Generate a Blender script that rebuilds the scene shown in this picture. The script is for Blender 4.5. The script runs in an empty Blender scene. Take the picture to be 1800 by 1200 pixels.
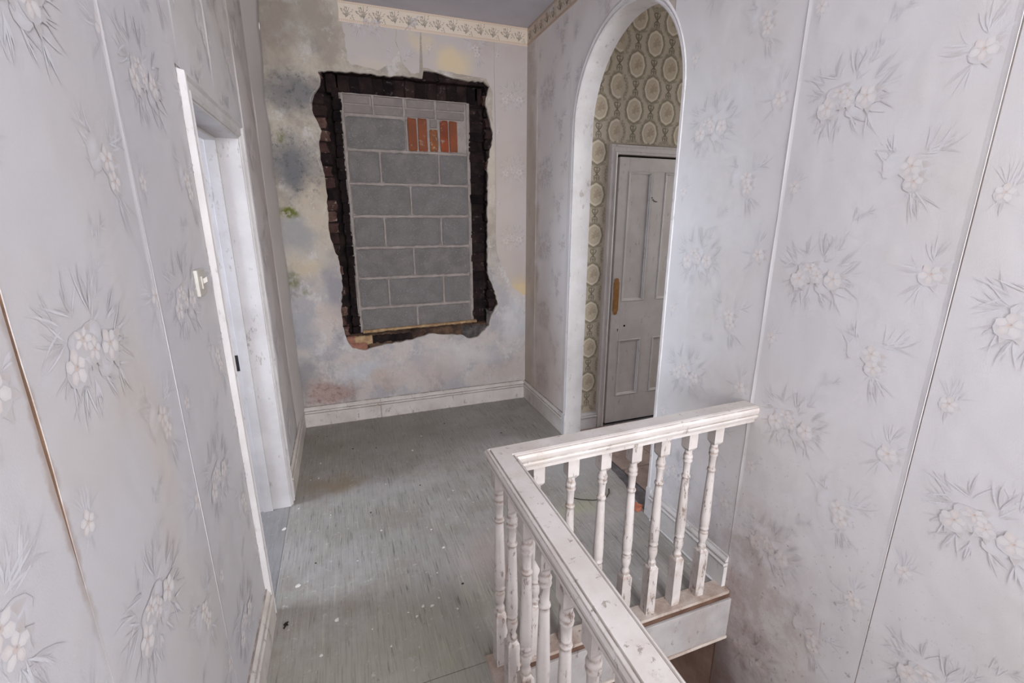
import bpy, bmesh, math, random
from mathutils import Vector, Matrix, noise
from mathutils.geometry import tessellate_polygon
S = bpy.context.scene
COL = S.collection
rnd = random.Random(7)

# ------------------------------------------------------------------ camera, sky, light, exposure
cam_d = bpy.data.cameras.new('camera'); cam = bpy.data.objects.new('camera', cam_d); COL.objects.link(cam)
cam.location = (0, 0, 1.5236)
cam.rotation_euler = (math.pi/2 - 0.2635, 0, -0.3518)
cam_d.sensor_width = 36; cam_d.lens = 801.37/1800*36; cam_d.clip_start = 0.01
S.camera = cam
w = bpy.data.worlds.new('sky'); S.world = w; w.use_nodes = True
w.node_tree.nodes['Background'].inputs[0].default_value = (0.72, 0.82, 1.0, 1)
w.node_tree.nodes['Background'].inputs[1].default_value = 1.0
S.view_settings.view_transform = 'Standard'; S.view_settings.look = 'None'
S.view_settings.gamma = 1; S.view_settings.use_curve_mapping = False
S.view_settings.exposure = 0.85
S.render.film_transparent = False

def area(name, loc, rot, sx, sy, power, col):
    l = bpy.data.lights.new(name, 'AREA'); l.shape = 'RECTANGLE'; l.size = sx; l.size_y = sy
    l.energy = power; l.color = col
    o = bpy.data.objects.new(name, l); COL.objects.link(o); o.location = loc; o.rotation_euler = rot
    return o
# daylight through the landing window behind the camera
area('landing_window_light', (0.62, -3.60, 1.75), (math.radians(88), 0, 0), 1.3, 1.55, 102, (0.985, 0.99, 1.0))
# unseen rooflight added to brighten the rail tops and near right wall
area('added_rooflight', (0.75, -0.95, 2.90), (0, 0, 0), 0.9, 1.2, 14, (0.98, 0.99, 1.0))
# daylight through the window of the room on the left
area('side_room_window_light', (-2.55, 2.02, 1.55), (math.radians(90), 0, math.radians(-90)), 0.8, 1.3, 40, (0.78, 0.87, 1.0))
# fill light added to brighten the passage and its door; no window there
area('passage_fill_light', (4.05, 2.1, 1.7), (math.radians(90), 0, math.radians(90)), 0.8, 1.2, 18, (1.0, 0.95, 0.9))
# weak fill light added below the landing; no window is built there
area('lower_hall_fill_light', (0.93, 3.35, -1.5), (math.radians(-80), 0, 0), 0.8, 0.8, 4, (1.0, 0.93, 0.88))

# ------------------------------------------------------------------ constants (metres)
XL, XR, YB, H = -0.39, 1.406, 3.5, 2.85
CAMH = 1.5236

# ------------------------------------------------------------------ material helpers
def lin(c):
    if isinstance(c, (int, float)): c = (c, c, c)
    return tuple(((v/255)/12.92 if v/255 <= 0.04045 else ((v/255+0.055)/1.055)**2.4) for v in c[:3]) + (1.0,)

class NT:
    def __init__(s, name, rough=0.7, spec=0.3):
        s.m = bpy.data.materials.new(name); s.m.use_nodes = True
        s.t = s.m.node_tree; s.n = s.t.nodes; s.b = s.n['Principled BSDF']
        s.b.inputs['Roughness'].default_value = rough
        s.b.inputs['Specular IOR Level'].default_value = spec
        g = s.n.new('ShaderNodeNewGeometry'); s.P = g.outputs['Position']
    def link(s, a, b): s.t.links.new(a, b)
    def set(s, sock, v):
        if isinstance(v, bpy.types.NodeSocket): s.link(v, sock)
        elif sock.type == 'RGBA' and isinstance(v, (tuple, list)): sock.default_value = v if len(v) == 4 else tuple(v)+(1,)
        else: sock.default_value = v
    def math(s, op, a, b=0.0, c=None, clamp=False):
        n = s.n.new('ShaderNodeMath'); n.operation = op; n.use_clamp = clamp
        s.set(n.inputs[0], a); s.set(n.inputs[1], b)
        if c is not None: s.set(n.inputs[2], c)
        return n.outputs[0]
    def mapping(s, scale=(1, 1, 1), loc=(0, 0, 0), v=None, rot=(0, 0, 0)):
        n = s.n.new('ShaderNodeMapping'); s.link(v or s.P, n.inputs[0])
        n.inputs['Scale'].default_value = scale; n.inputs['Location'].default_value = loc
        n.inputs['Rotation'].default_value = rot
        return n.outputs[0]
    def noise(s, scale, detail=4, rough=0.55, v=None, dist=0.0, col=False):
        n = s.n.new('ShaderNodeTexNoise'); s.link(v or s.P, n.inputs['Vector'])
        n.inputs['Scale'].default_value = scale; n.inputs['Detail'].default_value = detail
        n.inputs['Roughness'].default_value = rough; n.inputs['Distortion'].default_value = dist
        return n.outputs['Color' if col else 'Fac']
    def ramp(s, f, a, b, lo=0.0, hi=1.0):           # smooth step of f from a to b
        n = s.n.new('ShaderNodeMapRange'); n.interpolation_type = 'SMOOTHSTEP'
        s.set(n.inputs[0], f)
        for i, v in zip((1, 2, 3, 4), (a, b, lo, hi)): n.inputs[i].default_value = v
        return n.outputs[0]
    def mix(s, f, a, b, mode='MIX'):
        n = s.n.new('ShaderNodeMix'); n.data_type = 'RGBA'; n.blend_type = mode
        s.set(n.inputs[0], f); s.set(n.inputs[6], a); s.set(n.inputs[7], b)
        return n.outputs[2]
    def sep(s, v=None):
        n = s.n.new('ShaderNodeSeparateXYZ'); s.link(v or s.P, n.inputs[0]); return n.outputs
    def warp(s, amt, scale, v=None):
        c = s.noise(scale, 4, 0.6, v, col=True)
        n = s.n.new('ShaderNodeVectorMath'); n.operation = 'SUBTRACT'; s.link(c, n.inputs[0]); n.inputs[1].default_value = (.5, .5, .5)
        k = s.n.new('ShaderNodeVectorMath'); k.operation = 'SCALE'; s.link(n.outputs[0], k.inputs[0]); k.inputs['Scale'].default_value = amt
        a = s.n.new('ShaderNodeVectorMath'); a.operation = 'ADD'; s.link(v or s.P, a.inputs[0]); s.link(k.outputs[0], a.inputs[1])
        return a.outputs[0]
    def blob(s, v, c, r, soft=0.5):                 # 1 inside an ellipsoid stain centred at c
        a = s.n.new('ShaderNodeVectorMath'); a.operation = 'SUBTRACT'; s.link(v, a.inputs[0]); a.inputs[1].default_value = c
        d = s.n.new('ShaderNodeVectorMath'); d.operation = 'DIVIDE'; s.link(a.outputs[0], d.inputs[0]); d.inputs[1].default_value = r
        l = s.n.new('ShaderNodeVectorMath'); l.operation = 'LENGTH'; s.link(d.outputs[0], l.inputs[0])
        return s.ramp(l.outputs['Value'], 1.0-soft, 1.0+soft*0.4, 1.0, 0.0)
    def attr(s, name):
        n = s.n.new('ShaderNodeAttribute'); n.attribute_name = name; return n.outputs['Color'], n.outputs['Alpha']
    def rand(s):
        return s.n.new('ShaderNodeObjectInfo').outputs['Random']
    def bump(s, h, strength=0.3, dist=0.01):
        n = s.n.new('ShaderNodeBump'); n.inputs['Strength'].default_value = strength; n.inputs['Distance'].default_value = dist
        s.set(n.inputs['Height'], h); s.link(n.outputs[0], s.b.inputs['Normal'])
    def color(s, c): s.set(s.b.inputs['Base Color'], c); return s.m

def paper_material(name, base, stain, amt, extra=None, ink=0.72, dull=1.0):
    m = NT(name, 0.62, 0.25)
    c, a = m.attr('ink')
    fine = m.noise(700, 2, 0.5, m.mapping((1, 1, 0.25)))
    col = m.mix(m.ramp(fine, 0.35, 0.7, 0, 0.10), lin(base), lin(tuple(v*0.86 for v in base)))
    big = m.noise(1.6, 5, 0.6)
    col = m.mix(m.math('MULTIPLY', m.ramp(big, 0.42, 0.72), amt), col, lin(stain))
    if dull < 1: c = m.mix(1.0, c, (dull*.98, dull*.97, dull, 1), 'MULTIPLY')
    col = m.mix(m.math('MULTIPLY', a, ink), col, c)
    spots = m.noise(46, 3, 0.7)
    col = m.mix(m.ramp(spots, 0.72, 0.80, 0, 0.35), col, lin((150, 132, 122)))
    if extra: col = extra(m, col)
    hb = m.math('ADD', m.math('MULTIPLY', m.noise(3.2, 3), 1.0), m.math('MULTIPLY', fine, 0.02))
    m.bump(hb, 0.35, 0.02)
    return m.color(col)

def stair_grime_and_shade(m, col):
    v = m.warp(0.35, 5.0)
    dirt = m.noise(9, 6, 0.7)
    k = m.math('MULTIPLY', m.blob(v, (1.4, 1.15, -0.15), (0.6, 0.42, 0.75), 0.8), m.ramp(dirt, 0.35, 0.65, 0.35, 1.0))
    col = m.mix(m.math('MULTIPLY', k, 0.62), col, lin((150, 124, 112)))
    k2 = m.math('MULTIPLY', m.blob(v, (1.4, 1.45, -0.55), (0.6, 0.5, 0.75), 0.6), 0.85)
    col = m.mix(k2, col, lin((112, 84, 72)))  # painted shade: brown darkening where the wall runs under the landing
    k3 = m.blob(v, (1.4, 3.1, 0.35), (0.5, 0.6, 0.7), 0.8)
    col = m.mix(m.math('MULTIPLY', k3, 0.45), col, lin((176, 152, 132)))
    k4 = m.blob(v, (1.4, 3.5, 1.2), (0.5, 0.26, 1.9), 0.4)
    col = m.mix(m.math('MULTIPLY', k4, 0.75), col, lin((186, 172, 156)))
    k5 = m.blob(v, (1.4, 1.35, 0.75), (0.5, 0.28, 0.25), 0.8)
    col = m.mix(m.math('MULTIPLY', k5, 0.18), col, lin((188, 168, 150)))
    sp = m.math('MULTIPLY', m.ramp(m.noise(60, 3, 0.65), 0.62, 0.72), m.blob(v, (1.4, 0.95, 0.1), (0.6, 0.75, 0.65), 0.8))
    col = m.mix(m.math('MULTIPLY', sp, 0.55), col, lin((120, 100, 96)))
    return col
def left_stain(m, col):
    v = m.warp(0.3, 4.0)
    k = m.blob(v, (-0.39, 3.35, 1.5), (0.5, 0.75, 1.9), 0.6)
    col = m.mix(m.math('MULTIPLY', k, 0.5), col, lin((170, 154, 140)))
    k = m.blob(v, (-0.39, 1.03, 1.12), (0.5, 0.10, 0.32), 0.7)
    col = m.mix(m.math('MULTIPLY', k, 0.35), col, lin((206, 190, 172)))
    k = m.blob(m.warp(0.03, 20), (-0.39, 0.716, 1.2), (0.5, 0.012, 0.30), 0.7)
    col = m.mix(m.math('MULTIPLY', k, 0.55), col, lin((150, 122, 102)))
    k = m.blob(v, (-0.39, 2.2, 2.5), (0.5, 0.9, 0.5), 0.7)
    col = m.mix(m.math('MULTIPLY', k, 0.25), col, lin((178, 166, 152)))
    return col
def back_stain(m, col):
    v = m.warp(0.22, 6.0)
    for c, r, k, rgb in (((0.84, 3.5, 2.58), (0.16, 1, 0.10), 0.7, (218, 196, 152)), ((1.36, 3.5, 0.95), (0.12, 1, 0.12), 0.75, (210, 186, 142)),
                         ((0.62, 3.5, 2.68), (0.10, 1, 0.06), 0.5, (212, 194, 158)), ((0.3, 3.5, 2.45), (0.3, 1, 0.08), 0.4, (205, 192, 168)),
                         ((1.22, 3.5, 1.6), (0.10, 1, 0.9), 0.3, (200, 184, 170))):
        col = m.mix(m.math('MULTIPLY', m.blob(v, c, r, 0.7), k), col, lin(rgb))
    return col
M = {}
M['paper'] = paper_material('floral_paper', (226, 224, 226), (216, 210, 204), 0.5, stair_grime_and_shade)
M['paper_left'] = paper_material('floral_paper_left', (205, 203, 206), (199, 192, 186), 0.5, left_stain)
M['paper_back'] = paper_material('floral_paper_damp', (190, 181, 179), (172, 158, 148), 0.6, back_stain, 1.0, 0.70)
M['paper_far'] = paper_material('floral_paper_far', (232, 227, 227), (220, 211, 204), 0.5, stair_grime_and_shade, 1.0, 0.74)  # same paper, base lightened to make up for weak grazing light
M['medallion'] = paper_material('medallion_paper', (194, 184, 166), (176, 164, 146), 0.6, None, 0.95)
M['border'] = paper_material('border_paper', (220, 206, 190), (204, 186, 170), 0.5, None, 1.0)

m = NT('bare_plaster', 0.9, 0.1)
m.bump(m.noise(14, 5), 0.4, 0.01)
M['plaster'] = m.color(m.mix(m.ramp(m.noise(5, 5), .35, .65), lin((196, 186, 178)), lin((168, 156, 150))))

# damp stained plaster of the back wall
m = NT('damp_plaster', 0.88, 0.15)
v = m.warp(0.30, 4.5); v2 = m.warp(0.16, 12.0)
X, Y, Z = m.sep(v)
col = m.mix(m.ramp(m.noise(3.2, 7, 0.68), 0.40, 0.60), lin((188, 176, 160)), lin((162, 148, 132)))
lowm = m.ramp(Z, 0.85, 1.45, 1.0, 0.0)
col = m.mix(lowm, col, m.mix(m.ramp(m.noise(4.5, 8, 0.72), 0.42, 0.58), lin((172, 168, 172)), lin((196, 184, 178))))
col = m.mix(m.ramp(m.noise(7.5, 8, 0.75, m.mapping((1, 1, 0.8), (4, 2, 1))), 0.53, 0.62, 0, 0.6), col, lin((208, 204, 202)))
col = m.mix(m.ramp(m.noise(5.5, 8, 0.75, m.mapping((1, 1, 0.7), (1, 2, 7))), 0.54, 0.64, 0, 0.55), col, lin((140, 134, 132)))
col = m.mix(m.ramp(m.noise(16, 8, 0.8, m.mapping((1, 1, 0.6), (3, 2, 2))), 0.56, 0.66, 0, 0.4), col, lin((150, 132, 118)))
for c, r, k, rgb in (((-0.17, 3.5, 2.30), (0.24, 1, 0.13), 0.95, (124, 121, 122)), ((-0.22, 3.5, 1.84), (0.17, 1, 0.20), 1.0, (116, 116, 120)),
                     ((-0.28, 3.5, 1.42), (0.16, 1, 0.14), 0.9, (160, 158, 158)), ((-0.16, 3.5, 2.72), (0.30, 1, 0.2), 0.55, (158, 146, 134)),
                     ((-0.28, 3.5, 2.62), (0.10, 1, 0.3), 0.5, (130, 112, 96)), ((-0.06, 3.5, 1.02), (0.09, 1, 0.22), 0.85, (144, 142, 150)),
                     ((-0.30, 3.5, 0.75), (0.13, 1, 0.16), 0.7, (160, 160, 168)), ((-0.32, 3.5, 0.35), (0.10, 1, 0.22), 0.9, (150, 146, 148)),
                     ((0.05, 3.5, 0.40), (0.22, 1, 0.10), 0.5, (200, 202, 210)), ((0.85, 3.5, 0.45), (0.35, 1, 0.14), 0.5, (212, 208, 208)),
                     ((1.30, 3.5, 0.70), (0.14, 1, 0.22), 0.6, (206, 206, 212)), ((-0.15, 3.5, 0.25), (0.17, 1, 0.11), 0.8, (170, 132, 118)),
                     ((0.25, 3.5, 0.30), (0.18, 1, 0.09), 0.6, (190, 164, 150)), ((0.62, 3.5, 0.36), (0.28, 1, 0.16), 0.5, (200, 178, 168)),
                     ((-0.1, 3.5, 0.86), (0.12, 1, 0.12), 0.5, (196, 172, 160)), ((-0.23, 3.5, 1.18), (0.16, 1, 0.08), 0.8, (196, 176, 140)),
                     ((1.2, 3.5, 0.28), (0.2, 1, 0.1), 0.5, (188, 168, 156)), ((-0.12, 3.5, 1.6), (0.12, 1, 0.3), 0.5, (196, 176, 146)),
                     ((1.11, 3.5, 1.9), (0.06, 1, 0.5), 0.6, (206, 190, 168))):
    col = m.mix(m.math('MULTIPLY', m.blob(v, c, r, 0.7), k), col, lin(rgb))
mould = m.noise(22, 9, 0.82)
col = m.mix(m.math('MULTIPLY', m.ramp(mould, 0.50, 0.62), m.math('MAXIMUM', m.blob(v, (-0.22, 3.5, 1.85), (0.2, 1, 0.3), 0.8), m.blob(v, (-0.17, 3.5, 2.30), (0.26, 1, 0.16), 0.7))), col, lin((98, 98, 100)))
col = m.mix(m.math('MULTIPLY', m.ramp(mould, 0.48, 0.60), m.blob(v, (-0.15, 3.5, 0.24), (0.2, 1, 0.12), 0.8)), col, lin((140, 100, 92)))
hs = m.n.new('ShaderNodeHueSaturation'); hs.inputs['Saturation'].default_value = 0.72; m.link(col, hs.inputs['Color']); col = hs.outputs[0]
for c, r, k in (((-0.31, 3.5, 1.565), (0.075, 1, 0.05), 1.0), ((-0.34, 3.5, 1.10), (0.05, 1, 0.06), 0.75), ((-0.30, 3.5, 2.03), (0.04, 1, 0.05), 0.6), ((-0.26, 3.5, 1.02), (0.05, 1, 0.03), 0.6)):
    g = m.math('MULTIPLY', m.blob(v2, c, r, 0.8), k)
    col = m.mix(m.math('MULTIPLY', g, m.ramp(m.noise(30, 5, .7), .35, .55)), col, lin((98, 106, 34)))
col = m.mix(m.ramp(m.noise(11, 8, 0.75), 0.64, 0.70, 0, 0.7), col, lin((222, 218, 212)))
col = m.mix(m.ramp(m.noise(24, 6, 0.75, m.mapping((1, 1, 1), (9, 0, 3))), 0.66, 0.74, 0, 0.7), col, lin((118, 106, 100)))
m.bump(m.math('ADD', m.noise(7, 7, 0.7), m.math('MULTIPLY', m.noise(45, 4), 0.3)), 0.6, 0.02)
M['damp'] = m.color(col)

def simple(name, a, b, scale=8, rough=0.8, spec=0.2, bump=0.4, bs=30, bd=0.006, random_mix=None, speck=None):
    m = NT(name, rough, spec)
    c = m.mix(m.ramp(m.noise(scale, 6, 0.65), 0.35, 0.65), lin(a), lin(b))
    if random_mix: c = m.mix(m.math('MULTIPLY', m.rand(), random_mix[1]), c, lin(random_mix[0]))
    if speck: c = m.mix(m.ramp(m.noise(speck[1], 3, 0.6), speck[2], speck[2]+0.1, 0, 0.8), c, lin(speck[0]))
    m.bump(m.noise(bs, 5, 0.65), bump, bd)
    return m.color(c)
M['brown_plaster'] = simple('brown_backing_plaster', (150, 120, 96), (124, 98, 80), 12)
M['broken_edge'] = simple('broken_plaster_edge', (214, 208, 200), (176, 162, 148), 24, 0.95)
M['char_brick'] = simple('sooty_brick', (40, 32, 33), (62, 48, 46), 9, 0.95, 0.05, 0.9, 40, 0.012, ((26, 22, 24), 0.85), ((84, 76, 76), 24, 0.60))
M['shaded_soot_brick'] = simple('shaded_sooty_brick', (30, 25, 27), (48, 38, 38), 9, 0.95, 0.05, 0.9, 40, 0.012, ((22, 19, 21), 0.8), ((72, 66, 68), 24, 0.62))  # sooty brick darkened further so the recessed inner leaf reads deep
M['dusty_brick'] = simple('dusty_brick', (84, 62, 56), (112, 88, 80), 12, 0.95, 0.1, 0.8, 40, 0.01, ((52, 36, 36), 0.8), ((150, 138, 130), 26, 0.6))
M['soot_and_gap_dark'] = simple('soot_and_gap_mortar', (30, 25, 26), (48, 40, 38), 14, 0.95, 0.05)
M['orange_brick'] = simple('orange_brick', (146, 74, 52), (116, 64, 48), 7, 0.9, 0.1, 0.6, 50, 0.006, ((122, 88, 66), 0.55), ((150, 134, 120), 16, 0.58))
M['chip'] = simple('salmon_brick_chip', (196, 128, 104), (170, 104, 84), 30, 0.9)
M['dull_brick'] = simple('weathered_brick', (124, 84, 62), (152, 92, 56), 18, 0.9, 0.1, 0.6, 50, 0.006, None, ((160, 150, 138), 36, 0.56))
M['block'] = simple('concrete_block', (134, 129, 127), (118, 114, 112), 10, 0.95, 0.1, 0.9, 190, 0.008, ((126, 124, 124), 0.5), ((156, 151, 149), 120, 0.58))
M['mortar'] = simple('grey_mortar', (162, 153, 148), (144, 136, 131), 16, 0.95, 0.1, 0.6, 60)
M['render_smear'] = simple('smeared_mortar_block', (144, 135, 131), (126, 119, 117), 9, 0.95, 0.1, 0.5, 50, 0.006, ((132, 120, 118), 0.5), ((150, 142, 138), 60, 0.62))
M['sill_mortar'] = simple('sill_rubble', (110, 88, 72), (70, 56, 50), 11, 0.95, 0.1, 0.9, 40, 0.012, None, ((34, 28, 28), 7, 0.52))
M['cream_mortar'] = simple('cream_lime_mortar', (188, 160, 124), (150, 120, 92), 20, 0.95, 0.1, 0.8, 40, 0.01)
M['grey_rubble'] = simple('grey_rubble', (104, 98, 96), (72, 66, 66), 26, 0.95, 0.1, 0.9, 50, 0.012)
M['red_plaster'] = simple('red_brick_dust', (160, 118, 100), (140, 96, 84), 16, 0.95, 0.1)
M['ceiling'] = simple('ceiling_paint', (206, 204, 212), (196, 194, 202), 3, 0.9, 0.1, 0.2, 12)
M['dark_metal'] = simple('dark_iron', (28, 26, 28), (44, 40, 40), 30, 0.5, 0.4, 0.2)
M['black'] = simple('shadow_gap', (20, 18, 18), (26, 22, 22), 10, 1, 0)
M['ply'] = simple('varnished_plate', (172, 126, 78), (150, 106, 62), 30, 0.45, 0.4, 0.1)
M['cream_plastic'] = simple('cream_switch', (204, 200, 192), (190, 184, 176), 20, 0.4, 0.4, 0.05)
M['flake'] = simple('paint_flake', (222, 218, 212), (206, 200, 192), 40, 0.8)
M['leaf'] = simple('dead_leaf', (46, 40, 34), (66, 56, 46), 40, 0.9)
M['wood_brown'] = simple('bare_brown_boards', (112, 86, 72), (86, 64, 54), 7, 0.85, 0.15, 0.4)
M['lower'] = simple('lower_hall_plaster', (168, 140, 126), (140, 114, 102), 4, 0.9)
M['tile'] = simple('quarry_tile', (168, 148, 138), (142, 124, 116), 7, 0.7, 0.25, 0.3, 40, 0.004, ((134, 112, 104), 0.4), ((120, 108, 104), 22, 0.6))
M['grey_dust'] = simple('grey_threshold', (120, 116, 118), (92, 88, 90), 8, 0.85, 0.15, 0.5, 30, 0.006, None, ((170, 166, 166), 26, 0.64))

def paint(name, a, b, chip, chip_amt, grime, gr_amt, ny=1.0, rough=0.5, lines=(), line_rgb=(120, 104, 92)):
    m = NT(name, rough, 0.35)
    c = m.mix(m.ramp(m.noise(6, 5, 0.6), 0.35, 0.68), lin(a), lin(b))
    g = m.noise(4.5, 7, 0.72, m.mapping((1, 1, 0.7), (3, 1, 2)))
    c = m.mix(m.ramp(g, 0.48, 0.72, 0, gr_amt), c, lin(grime))
    ch = m.noise(34, 7, 0.74, m.mapping((1, 1, 0.45)))
    msk = m.math('MULTIPLY', m.ramp(ch, 0.585, 0.64), m.ramp(m.noise(6, 3, .6, m.mapping((1, 1, 1), (7, 7, 7))), 0.40, 0.55))
    c = m.mix(m.math('MULTIPLY', msk, chip_amt), c, lin(chip))
    if lines:                                   # dirt lodged in the grooves of the moulding (at these heights)
        zz = m.sep()[2]; band = None
        for z_, w_ in lines:
            d = m.ramp(m.math('ABSOLUTE', m.math('SUBTRACT', zz, z_)), w_*.3, w_, 1.0, 0.0)
            band = d if band is None else m.math('MAXIMUM', band, d)
        c = m.mix(m.math('MULTIPLY', m.math('MULTIPLY', band, m.ramp(m.noise(14, 6, .7), .30, .60, .25, 1)), 0.8), c, lin(line_rgb))
    h = m.math('SUBTRACT', m.math('MULTIPLY', m.noise(70, 3), 0.25), m.math('MULTIPLY', msk, 0.6))
    m.bump(h, 0.45, 0.004)
    return m.color(c)
M['gloss'] = paint('white_woodwork', (208, 205, 205), (196, 192, 192), (150, 138, 130), 0.55, (196, 188, 184), 0.35)
M['skirt'] = paint('skirting_paint', (214, 208, 202), (198, 190, 184), (134, 118, 104), 0.7, (182, 168, 156), 0.45, lines=((.112, .0035), (.131, .0035), (.161, .004), (.003, .006)))
M['skirt_right'] = paint('right_skirting_paint', (206, 202, 200), (192, 187, 185), (134, 118, 104), 0.7, (182, 168, 156), 0.35, lines=((.112, .0035), (.131, .0035), (.003, .005)))
M['arch'] = paint('arch_paint', (222, 219, 219), (210, 206, 206), (150, 138, 130), 0.55, (196, 188, 184), 0.35)
M['rail'] = paint('handrail_paint', (214, 208, 204), (200, 192, 187), (138, 124, 112), 0.75, (188, 174, 162), 0.6, lines=((.8448, .0018), (.8175, .003), (.7985, .004)), line_rgb=(134, 120, 108))
M['baluster'] = paint('baluster_paint', (220, 212, 206), (200, 190, 182), (112, 92, 80), 0.9, (164, 144, 130), 0.75)
m = NT('baluster_paint', 0.5, 0.35)
tc = m.n.new('ShaderNodeTexCoord').outputs['Object']; zz = m.sep(tc)[2]
c = m.mix(m.ramp(m.noise(6, 5, 0.6), 0.35, 0.68), lin((206, 199, 195)), lin((190, 182, 177)))
band = None
for z_ in (.226, .246, .312, .325, .588, .600, .664, .686, .02):
    d = m.ramp(m.math('ABSOLUTE', m.math('SUBTRACT', zz, z_)), 0.0, 0.008, 1.0, 0.0)
    band = d if band is None else m.math('MAXIMUM', band, d)
gn = m.ramp(m.noise(40, 5, .7), .38, .62)
c = m.mix(m.math('MULTIPLY', m.math('MULTIPLY', band, gn), 0.75), c, lin((138, 112, 96)))
low = m.ramp(zz, 0.0, 0.55, 0.75, 0.15)
c = m.mix(m.math('MULTIPLY', low, m.ramp(m.noise(7, 7, 0.72), .46, .66)), c, lin((176, 158, 146)))
ch = m.noise(60, 7, 0.74, m.mapping((1, 1, 0.28)))
msk = m.math('MULTIPLY', m.ramp(ch, 0.565, 0.62), m.ramp(m.noise(6, 3, .6, m.mapping((1, 1, 1), (7, 7, 7))), 0.36, 0.52))
c = m.mix(m.math('MULTIPLY', msk, 0.8), c, lin((120, 98, 86)))
m.bump(m.math('SUBTRACT', m.math('MULTIPLY', m.noise(70, 3), .25), m.math('MULTIPLY', msk, .6)), .45, .004)
M['baluster'] = m.color(c)
M['nosing'] = simple('worn_nosing', (198, 186, 177), (164, 144, 131), 9, 0.7, 0.25, 0.7, 60, 0.005, None, ((118, 98, 86), 34, 0.60))
M['fascia'] = paint('fascia_paint', (176, 171, 169), (158, 152, 150), (124, 112, 104), 0.7, (158, 144, 136), 0.6)
M['door'] = paint('door_paint', (214, 210, 208), (204, 199, 197), (150, 140, 132), 0.5, (194, 186, 180), 0.35)

# marbled linoleum with streaks along the landing
def lino(name, tint):
    m = NT(name, 0.42, 0.35)
    v = m.warp(0.006, 9)
    s1 = m.noise(1, 3, 0.65, m.mapping((150, 5, 1), v=v)); s2 = m.noise(1, 3, 0.65, m.mapping((125, 4.2, 1), (5, 3, 0), v=v))
    s3 = m.noise(1, 2, 0.5, m.mapping((110, 7, 1), (9, 1, 0), v=v))
    c = m.mix(m.ramp(m.noise(2.2, 5, 0.6), 0.36, 0.64), lin((158, 154, 150)), lin((146, 142, 134)))
    c = m.mix(m.ramp(s1, 0.48, 0.66, 0, 0.8), c, lin((128, 126, 119)))
    c = m.mix(m.ramp(s2, 0.53, 0.69, 0, 0.7), c, lin((176, 171, 156)))
    c = m.mix(m.ramp(s3, 0.62, 0.70, 0, 0.85), c, lin((98, 99, 90)))
    c = m.mix(m.ramp(m.noise(3.0, 7, 0.75, m.mapping((1, 1, 1), (2, 8, 0))), 0.46, 0.62, 0, 0.55), c, lin((166, 161, 160)))
    c = m.mix(m.ramp(m.noise(2.0, 7, 0.75, m.mapping((1, 1, 1), (5, 1, 0))), 0.52, 0.64, 0, 0.45), c, lin((138, 126, 116)))
    vv = m.warp(0.3, 4)
    for c_, r_, k_, rgb in (((0.2, 3.2, 0), (0.9, 0.55, 1), 0.4, (134, 130, 116)), ((0.58, 1.72, 0), (0.26, 0.2, 1), 0.45, (168, 150, 142)), ((0.58, 1.62, 0), (0.05, 0.05, 1), 0.7, (176, 140, 122)),
                            ((-0.15, 2.62, 0), (0.18, 0.12, 1), 0.6, (142, 124, 92)), ((1.25, 2.3, 0), (0.3, 0.3, 1), 0.55, (172, 170, 174)), ((0.1, 1.3, 0), (0.7, 0.35, 1), 0.3, (162, 160, 134)),
                            ((1.1, 1.9, 0), (0.15, 0.1, 1), 0.4, (172, 172, 140))):
        c = m.mix(m.math('MULTIPLY', m.blob(vv, c_, r_, 0.8), k_), c, lin(rgb))
    c = m.mix(m.ramp(m.noise(24, 8, 0.82), 0.595, 0.64, 0, 0.6), c, lin((196, 194, 190)))
    c = m.mix(m.ramp(m.noise(19, 6, 0.8, m.mapping((1, 1, 1), (6, 1, 0))), 0.645, 0.70, 0, 0.6), c, lin((100, 96, 90)))
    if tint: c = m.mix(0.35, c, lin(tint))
    m.bump(m.math('ADD', m.noise(5, 4), m.math('MULTIPLY', m.noise(90, 3), 0.15)), 0.25, 0.01)
    m.set(m.b.inputs['Roughness'], m.ramp(m.noise(6, 5, .6), .3, .7, .36, .62))
    return m.color(c)
M['lino'] = lino('marbled_lino', None)
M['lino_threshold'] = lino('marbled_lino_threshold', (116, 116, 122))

# ------------------------------------------------------------------ object helpers
def tag(o, label=None, cat=None, group=None, kind=None):
    for k, v in (('label', label), ('category', cat), ('group', group), ('kind', kind)):
        if v: o[k] = v
    return o
def mesh_obj(name, me, mat, parent=None, loc=None):
    o = bpy.data.objects.new(name, me); COL.objects.link(o)
    if mat is not None and not me.materials:
        for mm in (mat if isinstance(mat, (list, tuple)) else [mat]): me.materials.append(mm)
    if parent is not None: o.parent = parent
    if loc is not None: o.location = loc
    return o
def from_data(name, verts, faces, mat, parent=None, smooth=False, mats=None, kind=None):
    me = bpy.data.meshes.new(name); me.from_pydata([tuple(v) for v in verts], [], faces)
    o = mesh_obj(name, me, mat, parent)
    if mats: me.polygons.foreach_set('material_index', mats)
    if smooth: me.polygons.foreach_set('use_smooth', [True]*len(me.polygons))
    me.update()
    if kind: o['kind'] = kind
    return o
def empty(name, loc=(0, 0, 0), **kw):
    o = bpy.data.objects.new(name, None); COL.objects.link(o); o.location = loc; o.empty_display_size = 0.1
    return tag(o, **kw)
def box_data(x0, x1, y0, y1, z0, z1):
    v = [(x, y, z) for x in (x0, x1) for y in (y0, y1) for z in (z0, z1)]
    f = [(0, 1, 3, 2), (4, 6, 7, 5), (0, 4, 5, 1), (2, 3, 7, 6), (0, 2, 6, 4), (1, 5, 7, 3)]
    return v, f
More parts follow.
